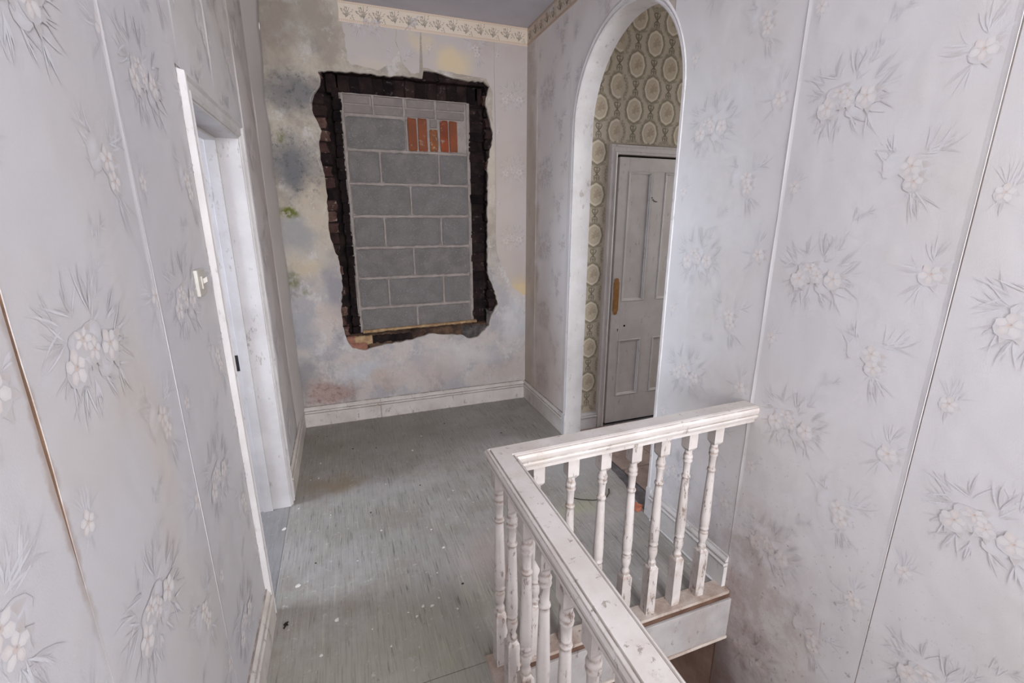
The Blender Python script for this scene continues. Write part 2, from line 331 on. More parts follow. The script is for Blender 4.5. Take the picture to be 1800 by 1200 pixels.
class MB:
    def __init__(s): s.v, s.f, s.m = [], [], []
    def add(s, v, f, mi=0):
        n = len(s.v); s.v += [tuple(p) for p in v]; s.f += [tuple(i+n for i in q) for q in f]; s.m += [mi]*len(f); return s
    def box(s, *a, mi=0): return s.add(*box_data(*a), mi=mi)
    def build(s, name, mat, parent=None, bevel=0, smooth=False, kind=None):
        o = from_data(name, s.v, s.f, mat, parent, smooth, s.m)
        if bevel:
            bm = bmesh.new(); bm.from_mesh(o.data)
            bmesh.ops.bevel(bm, geom=bm.edges[:], offset=bevel, segments=2, affect='EDGES', profile=0.5, clamp_overlap=True)
            bm.to_mesh(o.data); bm.free()
        if kind: o['kind'] = kind
        return o
def poly_slab(outer, hole, fn, d0, d1):
    """2D polygon (with an optional hole) as a slab between depths d0 (room side) and d1; fn(u,v,d)->xyz. Returns verts, faces, mats (0 face, 1 edge)."""
    loops = [outer] + ([hole] if hole else [])
    tri = tessellate_polygon([[Vector((u, v, 0)) for u, v in lp] for lp in loops])
    flat = [p for lp in loops for p in lp]; n = len(flat)
    vs = [fn(u, v, d0) for u, v in flat] + [fn(u, v, d1) for u, v in flat]
    fs = [tuple(t) for t in tri]; ms = [0]*len(fs)
    fs += [tuple(i+n for i in reversed(t)) for t in tri]; ms += [0]*len(tri)
    k = 0
    for lp in loops:
        for i in range(len(lp)):
            a, b = k+i, k+(i+1) % len(lp); fs.append((a, b, b+n, a+n)); ms.append(1)
        k += len(lp)
    return vs, fs, ms
def fix_normals(o):
    bm = bmesh.new(); bm.from_mesh(o.data); bmesh.ops.recalc_face_normals(bm, faces=bm.faces[:]); bm.to_mesh(o.data); bm.free(); return o
def sweep(path, prof, closed_prof=True, up=Vector((0, 0, 1)), cap=True):
    """profile (side, height) swept along a polyline with mitred corners."""
    P = [Vector(p) for p in path]; n = len(P); k = len(prof); vs, fs = [], []
    for i, p in enumerate(P):
        d0 = (P[i]-P[i-1]).normalized() if i else None
        d1 = (P[i+1]-P[i]).normalized() if i < n-1 else None
        if d0 is None: d0 = d1
        if d1 is None: d1 = d0
        s0, s1 = d0.cross(up).normalized(), d1.cross(up).normalized()
        s = (s0+s1).normalized(); s = s/max(0.2, s.dot(s0))
        for a, b in prof: vs.append(p + s*a + up*b)
    for i in range(n-1):
        for j in range(k if closed_prof else k-1):
            a, b = i*k+j, i*k+(j+1) % k; fs.append((a, b, b+k, a+k))
    if cap and closed_prof:
        fs.append(tuple(range(k-1, -1, -1))); fs.append(tuple(range((n-1)*k, n*k)))
    return vs, fs
def auto_smooth(o, ang=0.6):
    me = o.data
    me.polygons.foreach_set('use_smooth', [True]*len(me.polygons)); me.update()
    bm = bmesh.new(); bm.from_mesh(me)
    for e in bm.edges:
        if len(e.link_faces) == 2 and e.calc_face_angle(0) > ang: e.smooth = False
    bm.to_mesh(me); bm.free(); return o

# ------------------------------------------------------------------ printed patterns: flat polygons with an 'ink' colour
class Print:                                    # every shape lies a hair (0.012 mm) above the last, like layers of ink
    def __init__(s): s.v, s.f, s.c, s.k = [], [], [], 0
    def up(s, lift): s.k += 1; return lift*.5+s.k*0.10
    def fan(s, cu, cv, rim, col, a0, a1, lift=0, col2=None):
        lift = s.up(lift); n = len(s.v); c = lin(col)[:3]; c2 = lin(col2)[:3] if col2 else c
        s.v.append((cu, cv, lift)); s.c.append(c+(a0,))
        for u, v in rim: s.v.append((u, v, lift)); s.c.append(c2+(a1,))
        k = len(rim)
        for i in range(k): s.f.append((n, n+1+i, n+1+(i+1) % k))
    def ell(s, u, v, ru, rv, ang, col, a0, a1=None, n=10, lift=0, col2=None, wob=0.0, ph=0.0, lobes=5):
        ca, sa = math.cos(ang), math.sin(ang); rim = []
        for i in range(n):
            t = 2*math.pi*i/n; k = 1+wob*math.cos(lobes*t+ph); x, y = ru*math.cos(t)*k, rv*math.sin(t)*k
            rim.append((u+x*ca-y*sa, v+x*sa+y*ca))
        s.fan(u, v, rim, col, a0, a0 if a1 is None else a1, lift, col2)
    def leaf(s, u, v, L, W, ang, col, a, lift=0, bend=0.0):
        lift = s.up(lift); ca, sa = math.cos(ang), math.sin(ang); n = len(s.v); c = lin(col)[:3]
        pts = [(0, 0, .8), (.3, .8, .5), (.65, .75, .35), (1, 0, .1), (.65, -.6, .35), (.3, -.7, .5), (.45, 0, 1.0)]
        for x, y, k in pts:
            xx, yy = x*L, y*W/2+bend*L*x*x
            s.v.append((u+xx*ca-yy*sa, v+xx*sa+yy*ca, lift)); s.c.append(c+(a*k,))
        for i in range(6): s.f.append((n+6, n+i, n+(i+1) % 6))
    def line(s, pts, w, col, a, lift=0):
        lift = s.up(lift)
        for (x0, y0), (x1, y1) in zip(pts, pts[1:]):
            lift += .05
            d = Vector((x1-x0, y1-y0)); L = d.length or 1e-6; nx, ny = -d.y/L*w/2, d.x/L*w/2
            n = len(s.v); s.v += [(x0+nx, y0+ny, lift), (x1+nx, y1+ny, lift), (x1-nx, y1-ny, lift), (x0-nx, y0-ny, lift)]
            s.c += [lin(col)[:3]+(a,)]*4; s.f.append((n, n+1, n+2, n+3))
    def put(s, o, du, dv, sc=1.0, clip=None, rot=0):
        """append a shifted copy of print o; clip(u,v) keeps only faces whose vertices all pass"""
        cr, sr = math.cos(rot), math.sin(rot)
        s.k += 1; kk = (s.k % 7)*0.013
        pts = [((x*cr-y*sr)*sc+du, (x*sr+y*cr)*sc+dv, l+kk) for x, y, l in o.v]
        ok = [clip(p[0], p[1]) if clip else True for p in pts]
        mp = {}
        for f in o.f:
            if all(ok[i] for i in f):
                for i in f:
                    if i not in mp: mp[i] = len(s.v); s.v.append(pts[i]); s.c.append(o.c[i])
                s.f.append(tuple(mp[i] for i in f))
GREY, PALE, CREAM, PEACH, BROWN = (168, 163, 166), (228, 229, 236), (236, 229, 225), (226, 192, 166), (186, 170, 160)
def flower(p, u, v, r, rot, squash=1.0, warm=1.0):
    for k in range(3): p.leaf(u, v, r*R.uniform(1.5, 2.0), r*1.0, rot-2.1+k*0.8, BROWN, 0.7, 1)
    p.ell(u, v-0.25*r, r*1.1, r*0.95, 0, (190, 182, 182), 0.55, 0.0, 10, 1)
    for k in range(5):
        a = rot+k*2*math.pi/5
        q_ = ((k*37) % 10)/10; p.ell(u+0.55*r*math.cos(a), v+0.55*r*math.sin(a)*squash, r*(0.46+.12*q_), r*(0.34+.1*q_)*squash, a, (240, 233, 229), 0.9*warm, 0.55, 10, 2, (232, 218, 212) if k % 2 else (238, 234, 234), .08, k)
        p.leaf(u+0.1*r*math.cos(a+.6), v+0.1*r*math.sin(a+.6)*squash, r*0.75, r*0.14, a+0.63, (196, 180, 176), 0.4, 3)
    p.ell(u, v, r*0.30, r*0.24, 0, PEACH, 0.85, 0.1, 8, 3)
    p.ell(u+r*.08, v+r*.06, r*0.10, r*0.10, 0, (178, 138, 112), 0.8, 0.4, 6, 4)
def spray(p, u, v, L, ang, n, col, a, R, W=0.13):
    for k in range(n):
        t = (k-(n-1)/2)*0.40+R.uniform(-.12, .12); p.leaf(u+0.15*L*math.cos(ang), v+0.15*L*math.sin(ang), L*R.uniform(.6, 1.25), L*W*R.uniform(.7, 1.1), ang+t, col, a*R.uniform(.55, 1), 0, R.uniform(-.35, .35))
    for k in range(2): t = R.uniform(-.9, .9); p.leaf(u, v, L*R.uniform(.5, 1.5), L*W*.8, ang+t, PALE, .6, 0, R.uniform(-.3, .3))
R = random.Random(3)
TA, TB, TC, TD = Print(), Print(), Print(), Print()
# big spray A
for k in range(7):
    t = k/6; spray(TA, 0.03+0.10*t, 0.03+0.16*t+0.02*math.sin(k*2), 0.045*(1-.3*t), 0.9+0.5*math.sin(k*1.7), 3, GREY if k % 2 == 0 else PALE, 0.62 if k % 2 == 0 else 0.7, R)
for a, u, v in ((3.2, -.05, .02), (2.6, -.05, .04), (2.0, -.02, .05), (3.8, -.05, -.02), (-1.4, 0, -.05), (-.9, .03, -.05), (-2.1, -.03, -.05), (0.2, .09, .0), (-.3, .09, -.02), (.6, .08, .03), (-1.2, .08, -.05), (1.4, .03, .05)):
    spray(TA, u, v, 0.058, a, 3, GREY if R.random() < .6 else PALE, 0.6, R)
for q in range(6): TA.ell(R.uniform(-.05, .08), R.uniform(-.05, .05), .028, .02, R.random()*3, PALE, .6, 0, 9, 0)
flower(TA, -0.042, -0.022, 0.027, 0.3); flower(TA, -0.008, 0.014, 0.025, 1.1, 0.6); flower(TA, 0.018, -0.008, 0.02, 0.0, .9, .8); flower(TA, 0.070, -0.012, 0.027, 0.8)
# B: two flowers
for a, u, v in ((2.9, -.03, .03), (2.4, -.03, .04), (0.7, .03, .03), (0.4, .05, .04), (.9, .02, .04), (-1.2, .01, -.05), (-.8, .02, -.05), (3.4, -.03, 0)):
    spray(TB, u, v, 0.062, a, 3, GREY if R.random() < .65 else PALE, 0.6, R)
for q in range(4): TB.ell(R.uniform(-.05, .05), R.uniform(-.03, .05), .03, .02, R.random()*3, PALE, .6, 0, 9, 0)
spray(TB, -.05, .05, .04, 2.2, 3, PALE, .7, R)
flower(TB, 0.0, 0.012, 0.026, 0.5, 0.85); flower(TB, 0.012, -0.026, 0.022, 1.3, 0.9)
# C: one larger flower, D: small flower
for a, u, v in ((2.6, -.02, .01), (3.0, -.02, .0), (1.2, .0, .03), (1.7, .0, .03), (-2.4, -.01, -.02), (0.6, .02, .02)):
    spray(TC, u, v, 0.055, a, 2, GREY if R.random() < .5 else PALE, 0.6, R)
flower(TC, 0, 0, 0.026, 0.9, 0.9)
for a, u, v in ((1.3, .0, .01), (1.9, .0, .01), (.8, .01, .01), (-1.6, 0, -.01)):
    spray(TD, u, v, 0.04, a, 2, GREY if R.random() < .5 else PALE, 0.55, R)
flower(TD, 0, 0, 0.019, 0.2)
FLORAL = ((TA, 0.157, 0.0), (TB, 0.375, -0.222), (TC, 0.472, 0.03), (TD, 0.045, -0.24))

def paper_strip(name, parent, fn, outer, u0, phase, mat, hole=None, t=0.0015, prints=FLORAL, rep=0.508, clip=None, curl=(), seed=1):
    """a drop of wallpaper: outer polygon in wall coords (u,v), print tiled from seam u0 with vertical phase. fn(u,v,d), d = depth into the room"""
    vs, fs, ms = poly_slab(outer, hole, fn, t, 0.0002)
    cs = [(0, 0, 0, 0)]*len(vs)
    us = [p[0] for p in outer]; vv = [p[1] for p in outer]
    ulo, uhi, vlo, vhi = min(us), max(us), min(vv), max(vv)
    e = 0.002
    inside = (lambda u, v: ulo+e < u < uhi-e and vlo+e < v < vhi-e and (clip is None or clip(u, v)))
    P = Print()
    k0, k1 = int((vlo-phase)/rep)-2, int((vhi-phase)/rep)+2
    for k in range(k0, k1+1):
        for pr, du, dv in prints:
            for off in (0, -0.53, 0.53):
                c = (u0+du+off, phase+dv+k*rep)
                if ulo-0.15 < c[0] < uhi+0.15 and vlo-.2 < c[1] < vhi+.2: P.put(pr, *c, clip=inside)
    n = len(vs)
    vs += [fn(u, v, t+0.0003+0.00012*l) for u, v, l in P.v]; cs += P.c
    fs += [tuple(i+n for i in f) for f in P.f]; ms += [0]*len(P.f)
    for (cu, v0, v1, side, amp, sd) in curl:        # lifted edge along a seam
        N = max(6, int((v1-v0)/0.04)); n = len(vs)
        for i in range(N+1):
            v = v0+(v1-v0)*i/N; k = 0.0003+amp*min(1, 4*i/N, 4*(1-i/N))*(0.45+0.9*abs(noise.noise(Vector((sd*7.3, v*2.6, 0)))*1.6))
            vs += [fn(cu-side*0.012, v, t+0.0001), fn(cu-side*0.004, v, t+0.5*k), fn(cu+side*0.0006, v, t+k), fn(cu+side*0.0012, v, t+k*0.4)]
            cs += [(0, 0, 0, 0)]*4
        for i in range(N):
            for j in range(3):
                a = n+i*4+j; fs.append((a, a+1, a+5, a+4)); ms.append(0)
    o = from_data(name, vs, fs, mat, parent, False, ms)
    o.data.materials.append(mat)
    at = o.data.attributes.new('ink', 'FLOAT_COLOR', 'POINT')
    at.data.foreach_set('color', [x for c in cs for x in c])
    return o
# wall coordinate frames: d = distance out of the wall into the landing
fR = lambda u, v, d: (XR-d, -u, v)          # right wall: u = -y  (increases to the viewer's right)
fL = lambda u, v, d: (XL+d, u, v)           # left wall: u = y
fB = lambda u, v, d: (u, YB-d, v)           # back wall: u = x

# ------------------------------------------------------------------ LARGE STRUCTURE
# floor slab: landing with the stairwell cut out
WX, WY = 0.45, 1.165                        # stairwell edges
fl = MB()
fl.box(XL-0.0, XR, WY, YB, -0.2, 0.0)
fl.box(XL-0.0, WX, -3.65, WY, -0.2, 0.0); fl.box(WX, XR, -3.65, -1.75, -0.2, 0.0)
fl.box(XL-0.17, XL, 1.72, 2.47, -0.2, 0.0)
floor = tag(fl.build('floor', M['wood_brown']), 'boarded landing floor under worn streaky grey green linoleum', 'floor', kind='structure')
def sheet(name, pts, z0, z1, mat, parent):
    vs, fs, ms = poly_slab(pts, None, lambda u, v, d: (u, v, d), z1, z0)
    return fix_normals(from_data(name, vs, fs, mat, parent, mats=None))
r = random.Random(5)
def rag(a, b, n, amp):
    return [(a[0]+(b[0]-a[0])*i/n+r.uniform(-amp, amp), a[1]+(b[1]-a[1])*i/n+r.uniform(-amp, amp)) for i in range(1, n)]
edge = rag((1.405, 1.775), (1.51, 2.40), 14, 0.008)
sheet('linoleum_sheet', [(XL, 1.224), (XR, 1.224), (XR, 1.76)] + edge + [(1.51, 2.40), (1.46, 2.55), (XR, 2.60), (XR, YB), (XL, YB)], 0.0, 0.003, M['lino'], floor)
sheet('linoleum_sheet', [(XL, -3.65), (XR, -3.65), (XR, -1.75), (0.352, -1.75), (0.352, 1.221), (XL, 1.221)], 0.0, 0.003, M['lino'], floor)
# threshold of the left doorway
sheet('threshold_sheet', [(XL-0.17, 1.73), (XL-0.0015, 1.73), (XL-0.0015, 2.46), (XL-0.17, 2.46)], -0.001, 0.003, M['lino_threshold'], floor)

# ceiling
vs, fs, ms = poly_slab([(XL-0.2, -3.8), (XR+0.2, -3.8), (XR+0.2, YB+0.3), (XL-0.2, YB+0.3)], [(0.25, -1.6), (1.25, -1.6), (1.25, -0.3), (0.25, -0.3)], lambda u, v, d: (u, v, H+d), 0, 0.12)
tag(from_data('ceiling', vs, fs, M['ceiling']), 'pale lavender grey painted landing ceiling', 'ceiling', kind='structure')

# back wall plaster with the ragged hole
HOLE = [(-0.042,2.429),(0.017,2.444),(0.104,2.446),(0.246,2.453),(0.391,2.446),(0.512,2.457),(0.581,2.456),(0.627,2.454),(0.638,2.503),(0.74,2.499),(0.86,2.475),(0.942,2.468),(1.069,2.475),(1.111,2.446),(1.098,2.415),(1.079,2.339),(1.10,2.26),(1.116,2.208),(1.142,2.112),(1.114,2.032),(1.09,1.912),(1.086,1.666),(1.083,1.454),(1.080,1.25),(1.077,1.102),(1.105,1.032),(1.147,0.914),(1.161,0.843),(1.12,0.78),(1.096,0.729),(1.085,0.672),(1.045,0.637),(0.986,0.584),(0.914,0.577),(0.86,0.61),(0.797,0.62),(0.659,0.633),(0.59,0.645),(0.523,0.626),(0.434,0.607),(0.346,0.597),(0.261,0.591),(0.175,0.577),(0.091,0.558),(0.011,0.584),(-0.023,0.649),(-0.042,0.751),(-0.044,0.858),(-0.017,1.065),(-0.021,1.187),(-0.028,1.267),(-0.047,1.307),(-0.068,1.405),(-0.069,1.501),(-0.062,1.652),(-0.061,1.762),(-0.068,1.834),(-0.079,1.906),(-0.078,2.011),(-0.054,2.082),(-0.073,2.133),(-0.095,2.182),(-0.095,2.249),(-0.076,2.301),(-0.036,2.354),(-0.029,2.387)]
def roughen(lp, step, amp, seed):
    q = random.Random(seed); out = []
    for i, a in enumerate(lp):
        b = lp[(i+1) % len(lp)]; n = max(1, int(math.dist(a, b)/step))
        out.append(a)
        for k in range(1, n):
            t = k/n; out.append((a[0]+(b[0]-a[0])*t+q.uniform(-amp, amp), a[1]+(b[1]-a[1])*t+q.uniform(-amp, amp)))
    return out
hole = roughen(HOLE, 0.02, 0.0045, 2)
vs, fs, ms = poly_slab([(XL-0.02, 0), (XR+0.02, 0), (XR+0.02, H), (XL-0.02, H)], hole, fB, 0.0, -0.024)
wall_back = from_data('wall_back', vs, fs, [M['damp'], M['broken_edge']], None, False, ms)
tag(wall_back, 'damp stained back wall with torn floral paper around a blocked-up window', 'wall', kind='structure')

# broken white rim of plaster round the hole
cx0, cz0 = 0.53, 1.5; rim_o = []
for i, (x, z) in enumerate(hole):
    pv, nx_ = Vector(hole[i-1]), Vector(hole[(i+1) % len(hole)]); t = (nx_-pv).normalized(); nr = Vector((t.y, -t.x))
    if nr.dot(Vector((x-cx0, z-cz0))) < 0: nr = -nr
    k = 0.002+0.030*max(0, noise.noise(Vector((x*9, z*9, 3)))+0.12)+0.006*abs(noise.noise(Vector((x*40, z*40, 1))))
    rim_o.append((x+nr.x*k, z+nr.y*k))
nH = len(hole); vs = [fB(u, v, 0.0012) for u, v in rim_o]+[fB(u, v, -0.006) for u, v in hole]
from_data('broken_plaster_rim', vs, [(i, (i+1) % nH, nH+(i+1) % nH, nH+i) for i in range(nH)], M['broken_edge'], wall_back)

# left wall with the door opening (a slab 0.17 thick)
DY0, DY1, DZ = 1.72, 2.47, 1.875
def wall_slab(outer, hole, fn, d1, mat):
    vs, fs, ms = poly_slab(outer, hole, fn, 0.0, d1)
    return vs, fs, ms
ol = [(-3.65, -0.2), (DY0, -0.2), (DY0, DZ), (DY1, DZ), (DY1, -0.2), (YB+0.1, -0.2), (YB+0.1, H), (-3.65, H)]
vs, fs, ms = wall_slab(ol, None, fL, -0.17, None)
wall_left = from_data('wall_left', vs, fs, [M['brown_plaster'], M['brown_plaster']], None, False, ms)
tag(wall_left, 'left wall in pale floral wallpaper with an open doorway', 'wall', kind='structure')

# right wall with the round-headed arch
AY0, AY1, AZ, AR = 1.74, 2.70, 2.045, 0.48
AC = (AY0+AY1)/2
def arc(rr, n=28, a0=0, a1=math.pi): return [(AC+rr*math.cos(a0+(a1-a0)*i/n), AZ+rr*math.sin(a0+(a1-a0)*i/n)) for i in range(n+1)]   # (y,z) from far to near
arch = [(-y, z) for y, z in arc(AR)]        # u from -2.70 to -1.74
orr = [(-YB-0.1, -0.2), (-AY1, -0.2)] + arch + [(-AY0, -0.2), (-WY, -0.2), (-WY, -2.7), (1.80, -2.7), (1.80, -0.2), (3.65, -0.2), (3.65, H), (-YB-0.1, H)]
vs, fs, ms = wall_slab(orr, None, fR, -0.114, None)
wall_right = from_data('wall_right', vs, fs, [M['plaster'], M['gloss']], None, False, ms)
tag(wall_right, 'right wall in pale floral wallpaper with a round-headed archway', 'wall', kind='structure')

# ---- wallpaper drops on the right wall (u = -y)
zt = 2.735
cl = lambda *a: a
def arch_clip(u, v): 
    y = -u
    if y < AY0-0.014 or y > AY1+0.05: return True
    return v > AZ and math.hypot(y-AC, v-AZ) > AR+0.05
sk = 0.157
paper_strip('wallpaper_strip', wall_right, fR, [(-1.198, -2.65), (-0.674, -2.65), (-0.674, H), (-1.198, H)], -1.20, 1.864, M['paper'], curl=((-1.198, 0.1, 2.8, -1, 0.0022, 1), (-0.674, 0.2, 2.8, 1, 0.0012, 2)))
paper_strip('wallpaper_strip', wall_right, fR, [(-0.6715, -2.65), (-0.142, -2.65), (-0.142, H), (-0.669, H)], -0.67, 1.82, M['paper'], curl=((-0.142, 0.2, 2.8, 1, 0.0015, 5),))
paper_strip('wallpaper_strip', wall_right, fR, [(-0.140, -2.65), (0.388, -2.65), (0.388, H), (-0.140, H)], -0.14, 1.70, M['paper'])
paper_strip('wallpaper_strip', wall_right, fR, [(0.39, -2.65), (0.918, -2.65), (0.918, H), (0.39, H)], 0.39, 1.80, M['paper'])
paper_strip('wallpaper_strip', wall_right, fR, [(0.92, -2.65), (1.74, -2.65), (1.74, H), (0.92, H)], 0.92, 1.75, M['paper'])
paper_strip('wallpaper_strip', wall_right, fR, [(1.742, 0.0), (3.64, 0.0), (3.64, H), (1.742, H)], 1.742, 1.75, M['paper'])
# between the arch and the first full seam
pa = [(-y, z) for y, z in arc(AR+0.012, 28)]
near_half = [p for p in pa if p[0] > -1.86 ]
paper_strip('wallpaper_strip', wall_right, fR, [(near_half[0][0], H)] + near_half + [(-AY0+0.012, 0.02), (-1.2005, 0.02), (-1.2005, H)], -1.73, 1.876, M['paper'], clip=arch_clip)
far_part = [p for p in pa if p[0] <= -1.86]
paper_strip('wallpaper_strip', wall_right, fR, [(-2.775, sk), (-2.745, sk), (-2.742, AZ)] + [(-AC-(AR+0.042)*math.cos(t), AZ+(AR+0.042)*math.sin(t)) for t in [i*0.12 for i in range(1, 17)]] + [(near_half[0][0]-0.001, H), (-2.775, H)], -2.78, 1.80, M['paper_far'], clip=lambda u, v: v > AZ and math.hypot(-u-AC, v-AZ) > AR+0.05)
paper_strip('wallpaper_strip', wall_right, fR, [(-3.303, sk), (-2.777, sk), (-2.777, H), (-3.303, H)], -3.305, 1.83, M['paper_far'], curl=((-3.303, 0.2, 2.7, -1, 0.004, 6),))
paper_strip('wallpaper_strip', wall_right, fR, [(-3.499, sk), (-3.306, sk), (-3.306, H), (-3.499, H)], -3.83, 1.86, M['paper_far'])
# lower wall under the landing
lw = MB(); lw.box(XR, XR+0.1, WY, 3.6, -2.7, -0.2); lw.box(WX-0.1, XR+0.1, 3.4, 3.5, -2.7, -0.2)
tag(lw.build('wall_lower', M['lower']), 'brownish bare plaster wall below the landing', 'wall', kind='structure')
sw = MB(); sw.box(WX-0.13, WX-0.02, -1.75, 3.4, -2.7, -0.201); sw.box(WX-0.13, XR, -1.85, -1.75, -2.7, -0.201)
tag(sw.build('wall_stairwell', M['lower']), 'inner plaster wall of the stairwell under the landing edge', 'wall', kind='structure')
lf = MB(); lf.box(WX-0.13, XR+0.1, -1.8, 3.5, -2.8, -2.7)
tag(lf.build('floor_lower', M['wood_brown']), 'dim floor at the foot of the stairs', 'floor', kind='structure')

# ---- wallpaper drops on the left wall (u = y)
paper_strip('wallpaper_strip', wall_left, fL, [(-3.64, 0.0), (0.17, 0.0), (0.17, H), (-3.64, H)], -0.36, 1.28, M['paper_left'])
# the open brown seam: the gap tapers to nothing low down
gap = [(0.1725+0*i, z) for i, z in enumerate(())]
g1 = [(0.7175+0.0060*max(0, min(1, (z-0.95)/0.35))*(1+0.3*math.sin(z*17)), z) for z in [0.9+0.05*i for i in range(39)]]
paper_strip('wallpaper_strip', wall_left, fL, [(0.172, 0.0), (0.7165, 0.0), (0.7165, 0.9), (0.7145, 1.25), (0.714, H), (0.172, H)], 0.19, 1.30, M['paper_left'])
paper_strip('wallpaper_strip', wall_left, fL, [(0.7175, 0.0)] + [(1.205, 0.0), (1.19, H)] + list(reversed(g1)), 0.716, 1.33, M['paper_left'], curl=((1.19, 1.2, 2.8, 1, 0.0035, 9),))
paper_strip('wallpaper_strip', wall_left, fL, [(1.2065, 0.0), (1.655, 0.0), (1.655, 1.94), (1.70, 1.94), (1.70, H), (1.192, H)], 1.20, 1.33, M['paper_left'], curl=((1.20, 0.3, 1.9, -1, 0.0012, 11), (1.70, 1.96, 2.8, 1, 0.004, 12)))
paper_strip('wallpaper_strip', wall_left, fL, [(1.702, 1.94), (2.128, 1.94), (2.128, H), (1.702, H)], 1.70, 1.36, M['paper_left'], curl=((2.128, 1.96, 2.8, 1, 0.004, 13),))
paper_strip('wallpaper_strip', wall_left, fL, [(2.13, 1.94), (2.54, 1.94), (2.54, sk), (2.645, sk), (2.645, H), (2.13, H)], 2.13, 1.38, M['paper_left'], curl=((2.645, 0.2, 2.8, 1, 0.006, 14),), clip=lambda u, v: v > 1.95 or u > 2.55)
paper_strip('wallpaper_strip', wall_left, fL, [(2.648, sk), (3.10, sk), (3.12, 1.2), (3.10, H), (2.648, H)], 2.65, 1.35, M['paper_left'], curl=((3.108, 0.3, 2.7, 1, 0.006, 15),))
# last drop coming loose in the corner
N = 46; vs = []; fs = []
for i in range(N+1):
    z = sk+(H-0.05-sk)*i/N; t = i/N
    b = 0.012+0.02*abs(noise.noise(Vector((3.1, z*2.2, 0))))+0.035*max(0, t-0.78)/0.22
    e = 3.492-0.01*abs(noise.noise(Vector((9.1, z*5, 0))))
    for k, (yy, d) in enumerate(((3.112, 0.002), (3.25, 0.3*b+0.003), (3.38, 0.9*b+0.004), (3.46, 1.0*b+0.01), (e, 0.5*b+0.014), (e-0.004, 0.5*b+0.006))):
        vs.append((XL+d, yy, z+0.01*noise.noise(Vector((k, z*9, 0)))))
for i in range(N):
    for j in range(5): a = i*6+j; fs.append((a, a+1, a+7, a+6))
o = from_data('loose_wallpaper_strip', vs, fs, M['paper_left'], wall_left, True)
o.data.attributes.new('ink', 'FLOAT_COLOR', 'POINT'); tag(o, 'stained wallpaper coming away from the corner')
# curled scraps hanging at the top of that corner
for (y, z, a, s) in ((3.44, 2.74, .3, .7),):
    vs = []; fs = []
    for i in range(9):
        t = i/8
        for k in range(4):
            kk = k/3; vs.append((XL+0.02+0.03*s*math.sin(t*2.0)*(.5+kk), y-0.03*s+0.06*s*kk+0.01*math.sin(t*5+a), z-0.16*s*t+0.015*math.cos(kk*3+a)))
    for i in range(8):
        for k in range(3): q = i*4+k; fs.append((q, q+1, q+5, q+4))
    o = from_data('torn_paper_scrap', vs, fs, M['border'], wall_left, True); o.data.attributes.new('ink', 'FLOAT_COLOR', 'POINT')

# ---- torn wallpaper on the back wall
def tear(pts, seed=3, amp=0.005, step=0.03): 
    return roughen(pts, step, amp, seed)
p1 = [(0.137, H-0.005)] + rag((0.137, 2.72), (0.145, 2.50), 10, 0.006) + rag((0.145, 2.50), (0.36, 2.475), 8, 0.006) + [(0.42, 2.53), (0.475, 2.60), (0.455, 2.66), (0.47, 2.74), (0.47, H-0.005)]
paper_strip('wallpaper_strip', wall_back, fB, p1, 0.105, 2.25, M['paper_back'], clip=lambda u, v: v > 2.54 and u < 0.43)
p2 = [(0.474, H-0.005), (0.472, 2.72), (0.462, 2.66), (0.484, 2.60), (0.50, 2.53), (0.55, 2.478)] + rag((0.55, 2.478), (0.632, 2.485), 4, 0.004) + [(0.632, H-0.005)]
paper_strip('wallpaper_strip', wall_back, fB, p2, 0.105, 2.25, M['paper_back'], t=0.003, clip=lambda u, v: v > 2.54 and u > .5)
p3 = [(0.634, H-0.005), (0.634, 2.52)] + rag((0.634, 2.52), (0.95, 2.50), 8, 0.005) + rag((0.95, 2.50), (1.135, 2.485), 4, .004) + rag((1.135, 2.46), (1.128, 2.05), 12, 0.007) + [(1.146, 2.0), (1.146, H-0.005)]
paper_strip('wallpaper_strip', wall_back, fB, p3, 0.634, 2.38, M['paper_back'], clip=lambda u, v: v > 2.53)
p4 = [(1.149, H-0.005), (1.149, 1.35)] + rag((1.149, 1.35), (1.17, 1.20), 5, .004) + [(1.27, 1.02), (1.30, 0.965)] + rag((1.30, 0.965), (1.404, 0.90), 5, .006) + [(1.404, 0.90), (1.404, H-0.005)]
paper_strip('wallpaper_strip', wall_back, fB, p4, 1.115, 1.88, M['paper_back'], clip=lambda u, v: u > 1.16 and v > 1.05+ (1.27-u if u < 1.27 else 0), curl=((1.151, 1.4, 2.6, -1, 0.004, 21),))

